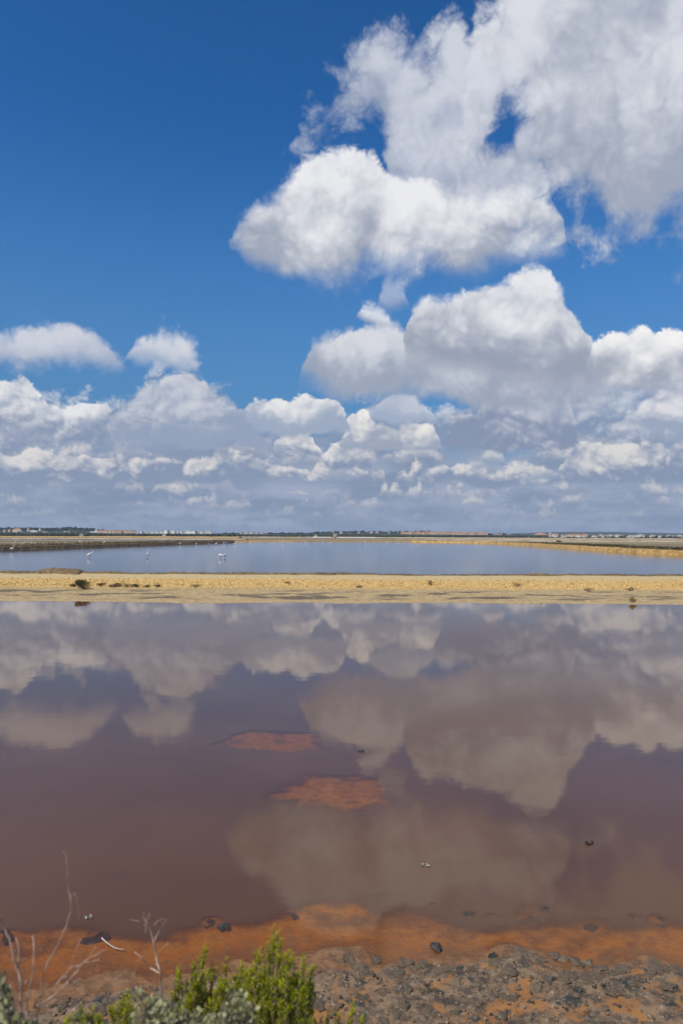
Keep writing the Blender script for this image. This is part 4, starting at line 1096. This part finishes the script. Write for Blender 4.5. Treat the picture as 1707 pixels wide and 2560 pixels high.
# stone tower on the far bank
def tower():
    base = pix_at(837, 1345.2, 700); root = empty('stone_tower', base); tag(root, 'square weathered stone tower with dark doorway standing on the far bank', 'tower')
    st = mottled('tower_stone', (.34, .29, .22), (.50, .44, .35), .8, c3=(.24, .20, .15), s3=1.1, bmp=.1)
    m = MB(); m.box(-1.9, 1.9, -1.9, 1.9, -1, 4.1); m.build('wall', st, root)
    m = MB(); m.box(-2.0, 2.0, -2.0, 2.0, 4.103, 4.3); m.build('cornice', st, root)
    for k, x in enumerate((-1.6, -.55, .5, 1.5)):
        m = MB(); m.box(x - .32, x + .32, -2.0, -1.5, 4.303, 4.7 - .12 * (k % 2)); m.build('merlon', st, root)
    for sx in (-1.6, 1.6):
        m = MB(); m.box(sx - .32, sx + .32, 1.5, 2.0, 4.303, 4.75); m.build('merlon', st, root)
    m = MB(); m.box(-.2, .75, -1.96, -1.5, -.5, 1.7); m.build('doorway', WINDOW, root)
tower()
def wall_line(px0, px1, py, Y, h, label):
    a, b = pix_at(px0, py, Y), pix_at(px1, py, Y); m = MB()
    m.box(0, b.x - a.x, -.2, .2, -1.2, h); tag(m.build('boundary_wall', WHITEW, loc=(a.x, Y, a.z)), label, 'wall')
wall_line(780, 828, 1343.6, 760, .9, 'long low white boundary wall between the white shed and the stone tower')
wall_line(846, 938, 1343.8, 760, .8, 'long low white boundary wall running from the stone tower towards the peach estate')
# two parked vans and the little white hut on the right
for (px, lab) in ((1541, 'small white van parked below the flat-roofed town'), (1551, 'small white van parked below the flat-roofed town')):
    c = pix_at(px, 1350.2, 900); root = empty('van', c); tag(root, lab, 'van', 'vans below the flat-roofed town')
    m = MB(); m.box(-2.2, 1.3, -.9, .9, .35, 2.1); m.box(1.303, 2.2, -.9, .9, .35, 1.2); bo = m.build('body', WHITEW, root)
    m = MB(); m.box(1.25, 1.5, -.8, .8, 1.22, 1.95); m.build('windscreen', WINDOW, bo)
    for x in (-1.4, 1.3):
        m = MB(); m.tube([(x, -.93, .35), (x, .93, .35)], [.36, .36], 10); m.build('wheel', WINDOW, root)
house(1580, 1349, 900, 3, 3.2, CREAM, ROOFW, True, 'small square cream hut below the flat-roofed town', None, name='hut', win=1)

# ---------------------------------------------------------------- woods and single trees
TREE = leaf_mat('tree_crown', (.020, .032, .016), (.045, .055, .026), (.015, .022, .012), .05)
BLOB = [lump(ICO2, .8, 1.5, 200 + k, (1, 1, .85)) for k in range(10)]
BLOB1 = [lump(ICO1, .8, 1.5, 220 + k, (1, 1, .85)) for k in range(10)]
def wood(name, label, n, fpx, fY, hmin, hmax, zfun, blobs, seed):
    r3 = random.Random(seed); m = MB()
    for i in range(n):
        px, Y = fpx(r3), fY(r3)
        x = pix_at(px, 1340, Y).x; z = float(ground_z(np.array([x]), np.array([Y]))[0]) if zfun is None else zfun
        h = hmin + (hmax - hmin) * r3.random() ** 1.5
        for j in range(2):
            V, F = blobs[r3.randrange(10)]
            s = np.array([h * r3.uniform(.45, .75), h * .5, h * r3.uniform(.4, .55)])
            m.add(V * s + np.array([x + r3.gauss(0, h * .25), Y + r3.gauss(0, h * .3), z + h * (.32 + .25 * j)]), F)
    o = m.build(name, TREE); tag(o, label, kind='stuff')
wood('woodland', 'dark belt of trees across the plain below the white village', 560, lambda r: r.uniform(-60, 600), lambda r: r.uniform(960, 1150), 2.6, 4.6, None, BLOB, 1)
wood('woodland', 'dark belt of trees across the plain from the stone tower to the flat-roofed town', 420, lambda r: r.uniform(600, 1370), lambda r: r.uniform(1150, 1450), 2.0, 3.4, None, BLOB, 2)
wood('woodland', 'low dark scrub belt in front of the flat-roofed town', 170, lambda r: r.uniform(1370, 1780), lambda r: r.uniform(1080, 1160), 1.0, 2.2, None, BLOB, 6)
wood('woodland', 'tree tops covering the wooded hill', 420, lambda r: r.uniform(-80, 300), lambda r: r.uniform(2350, 2900), 5, 9, None, BLOB1, 3)
wood('woodland', 'tree tops covering the ridge behind the stone tower', 330, lambda r: r.uniform(560, 1300), lambda r: r.uniform(2350, 2700), 4, 8, None, BLOB1, 4)
wood('woodland', 'tree tops scattered between the houses of the flat-roofed town', 90, lambda r: r.uniform(1490, 1720), lambda r: r.uniform(1250, 1480), 2.5, 5, None, BLOB1, 5)
def tree(px, py, Y, h, w, label, seed):
    r3 = random.Random(seed); base = pix_at(px, py, Y); root = empty('tree', base); tag(root, label, 'tree')
    m = MB(); m.tube([(0, 0, -.5), (.1, 0, h * .3), (0, .1, h * .75)], [h * .04, h * .03, h * .012], 6); m.build('trunk', WOOD, root)
    m = MB()
    for k in range(260):
        v = rv(r3).normalized() * r3.random() ** .45; c = Vector((v.x * w * .5, v.y * w * .5, h * (.62 + .38 * v.z)))
        c *= 1 + .12 * math.sin(c.x * 3 + c.z * 2); V, F = BLOB1[k % 10]; m.add(V * h * r3.uniform(.035, .08) + np.array(c), F)
    m.build('crown', TREE, root)
tree(263, 1344.5, 880, 5.2, 3.2, 'dark tall tree standing in front of the tree belt', 1)
tree(252, 1344, 890, 4.0, 3.6, 'dark bushy tree beside the tall tree in front of the tree belt', 2)
tree(1396, 1357.5, 300, 1.2, 3.0, 'low dark bush tree growing on the golden embankment', 3)
tree(1650, 1377, 150, .8, 1.5, 'small dark bush in a gap of the golden embankment', 4)
tree(1688, 1380, 138, .9, 1.7, 'larger dark bush in a gap of the golden embankment', 5)
# ---------------------------------------------------------------- low growth along the embankments
def growth(line, off, n, h0, h1, mat, name, label, seed):
    r3 = random.Random(seed); m = MB(); path = spline([Vector((x, y, 0)) for x, y in line], 200)
    for i in range(n):
        k = r3.randrange(199); p = path[k].lerp(path[k + 1], r3.random()); td = (path[k + 1] - path[k]).normalized(); nr = Vector((-td.y, td.x, 0))
        c = p + nr * r3.uniform(*off); c.z = .78 if off[0] < 4 else .3; h = r3.uniform(h0, h1)
        for j in range(4):
            dv = (rv(r3, .5) + Vector((0, 0, 1))).normalized(); sd = dv.cross(rv(r3)).normalized(); q = c + rv(r3, .12); q.z = c.z - .05
            m.add([tuple(q - sd * h * .3), tuple(q + sd * h * .3), tuple(q + dv * h)], [(0, 1, 2)])
    tag(m.build(name, mat), label, kind='stuff')
growth(LBANK[:6], (.4, 3.0), 2600, .08, .26, mottled('bank_scrub', (.06, .045, .022), (.15, .11, .05), .6, world=True), 'dry_growth', 'dry brown growth along the top of the dark embankment', 1)
growth(RBANK[::-1], (.8, 3.4), 1800, .08, .25, DRY, 'dry_growth', 'dry grass along the top of the golden embankment', 2)
growth(RBANK[::-1], (5, 30), 5000, .2, .6, SCRUB, 'marsh_scrub', 'olive marsh scrub on the flats behind the golden embankment', 3)
growth(LBANK[:7], (5, 40), 4000, .15, .45, mottled('flat_scrub', (.10, .07, .035), (.22, .16, .08), .6, world=True), 'marsh_scrub', 'brown marsh scrub on the flats behind the dark embankment', 4)
# pale stones and salt heaps dotted on the dark embankment
SALT = flat_col('salt', (.62, .60, .57), .2)
for k, (px, py) in enumerate([(34, 1358), (40, 1358), (63, 1358), (70, 1359), (78, 1352), (89, 1358), (142, 1357), (163, 1354), (200, 1354), (205, 1357), (258, 1354), (262, 1353)]):
    Y = 205 + (k * 37) % 60; p = pix_at(px, py, Y); V, F = lump(ICO2, .5, 1.3, 300 + k, (1, .8, .6)); z0 = max(p.z, .4)
    o = mesh_obj('salt_heap', V * (.2 + .08 * (k % 3)), F, SALT, loc=(p.x, Y, .55)); tag(o, 'small white heap of salt on the flats behind the dark embankment', 'salt heap', 'white salt heaps behind the dark embankment')
# ---------------------------------------------------------------- smoke
def smoke():
    base = pix_at(658, 1342, 1250); V, F = ICO3; V = V.copy()
    h = 12.0; z = (V[:, 2] + 1) / 2
    W = np.stack([V[:, 0] * (1.2 + 6.5 * z ** 1.5) + 14 * z ** 1.7, V[:, 1] * (1.2 + 4.0 * z), z * h], 1)
    m = bpy.data.materials.new('smoke'); m.use_nodes = True; t = m.node_tree; t.nodes.clear()
    v = t.nodes.new('ShaderNodeVolumePrincipled'); v.inputs['Color'].default_value = (.85, .87, .9, 1)
    pz = sepxyz(t, obj_pos(t))[2]
    n = tnoise(t, obj_pos(t), .35, 3, .6).step(.4, .65)
    put(t, v.inputs['Density'], n * pz.step(0, 12, .30, .0))
    out = t.nodes.new('ShaderNodeOutputMaterial'); t.links.new(v.outputs[0], out.inputs['Volume'])
    o = mesh_obj('smoke', W, F, m, smooth=True, loc=base); tag(o, 'thin white smoke plume rising among the hazy houses', 'smoke')
smoke()
# ---------------------------------------------------------------- air
def haze():
    m = bpy.data.materials.new('haze'); m.use_nodes = True; t = m.node_tree; t.nodes.clear()
    v = t.nodes.new('ShaderNodeVolumePrincipled'); v.inputs['Color'].default_value = (.62, .76, 1.0, 1); v.inputs['Density'].default_value = 7e-5
    v.inputs['Anisotropy'].default_value = 0.0
    out = t.nodes.new('ShaderNodeOutputMaterial'); t.links.new(v.outputs[0], out.inputs['Volume'])
    b = MB(); b.box(-9500, 9500, -2700, 14500, -3, 95); o = b.build('haze', m)
    tag(o, 'thin bluish air over the whole plain', kind='stuff')
haze()
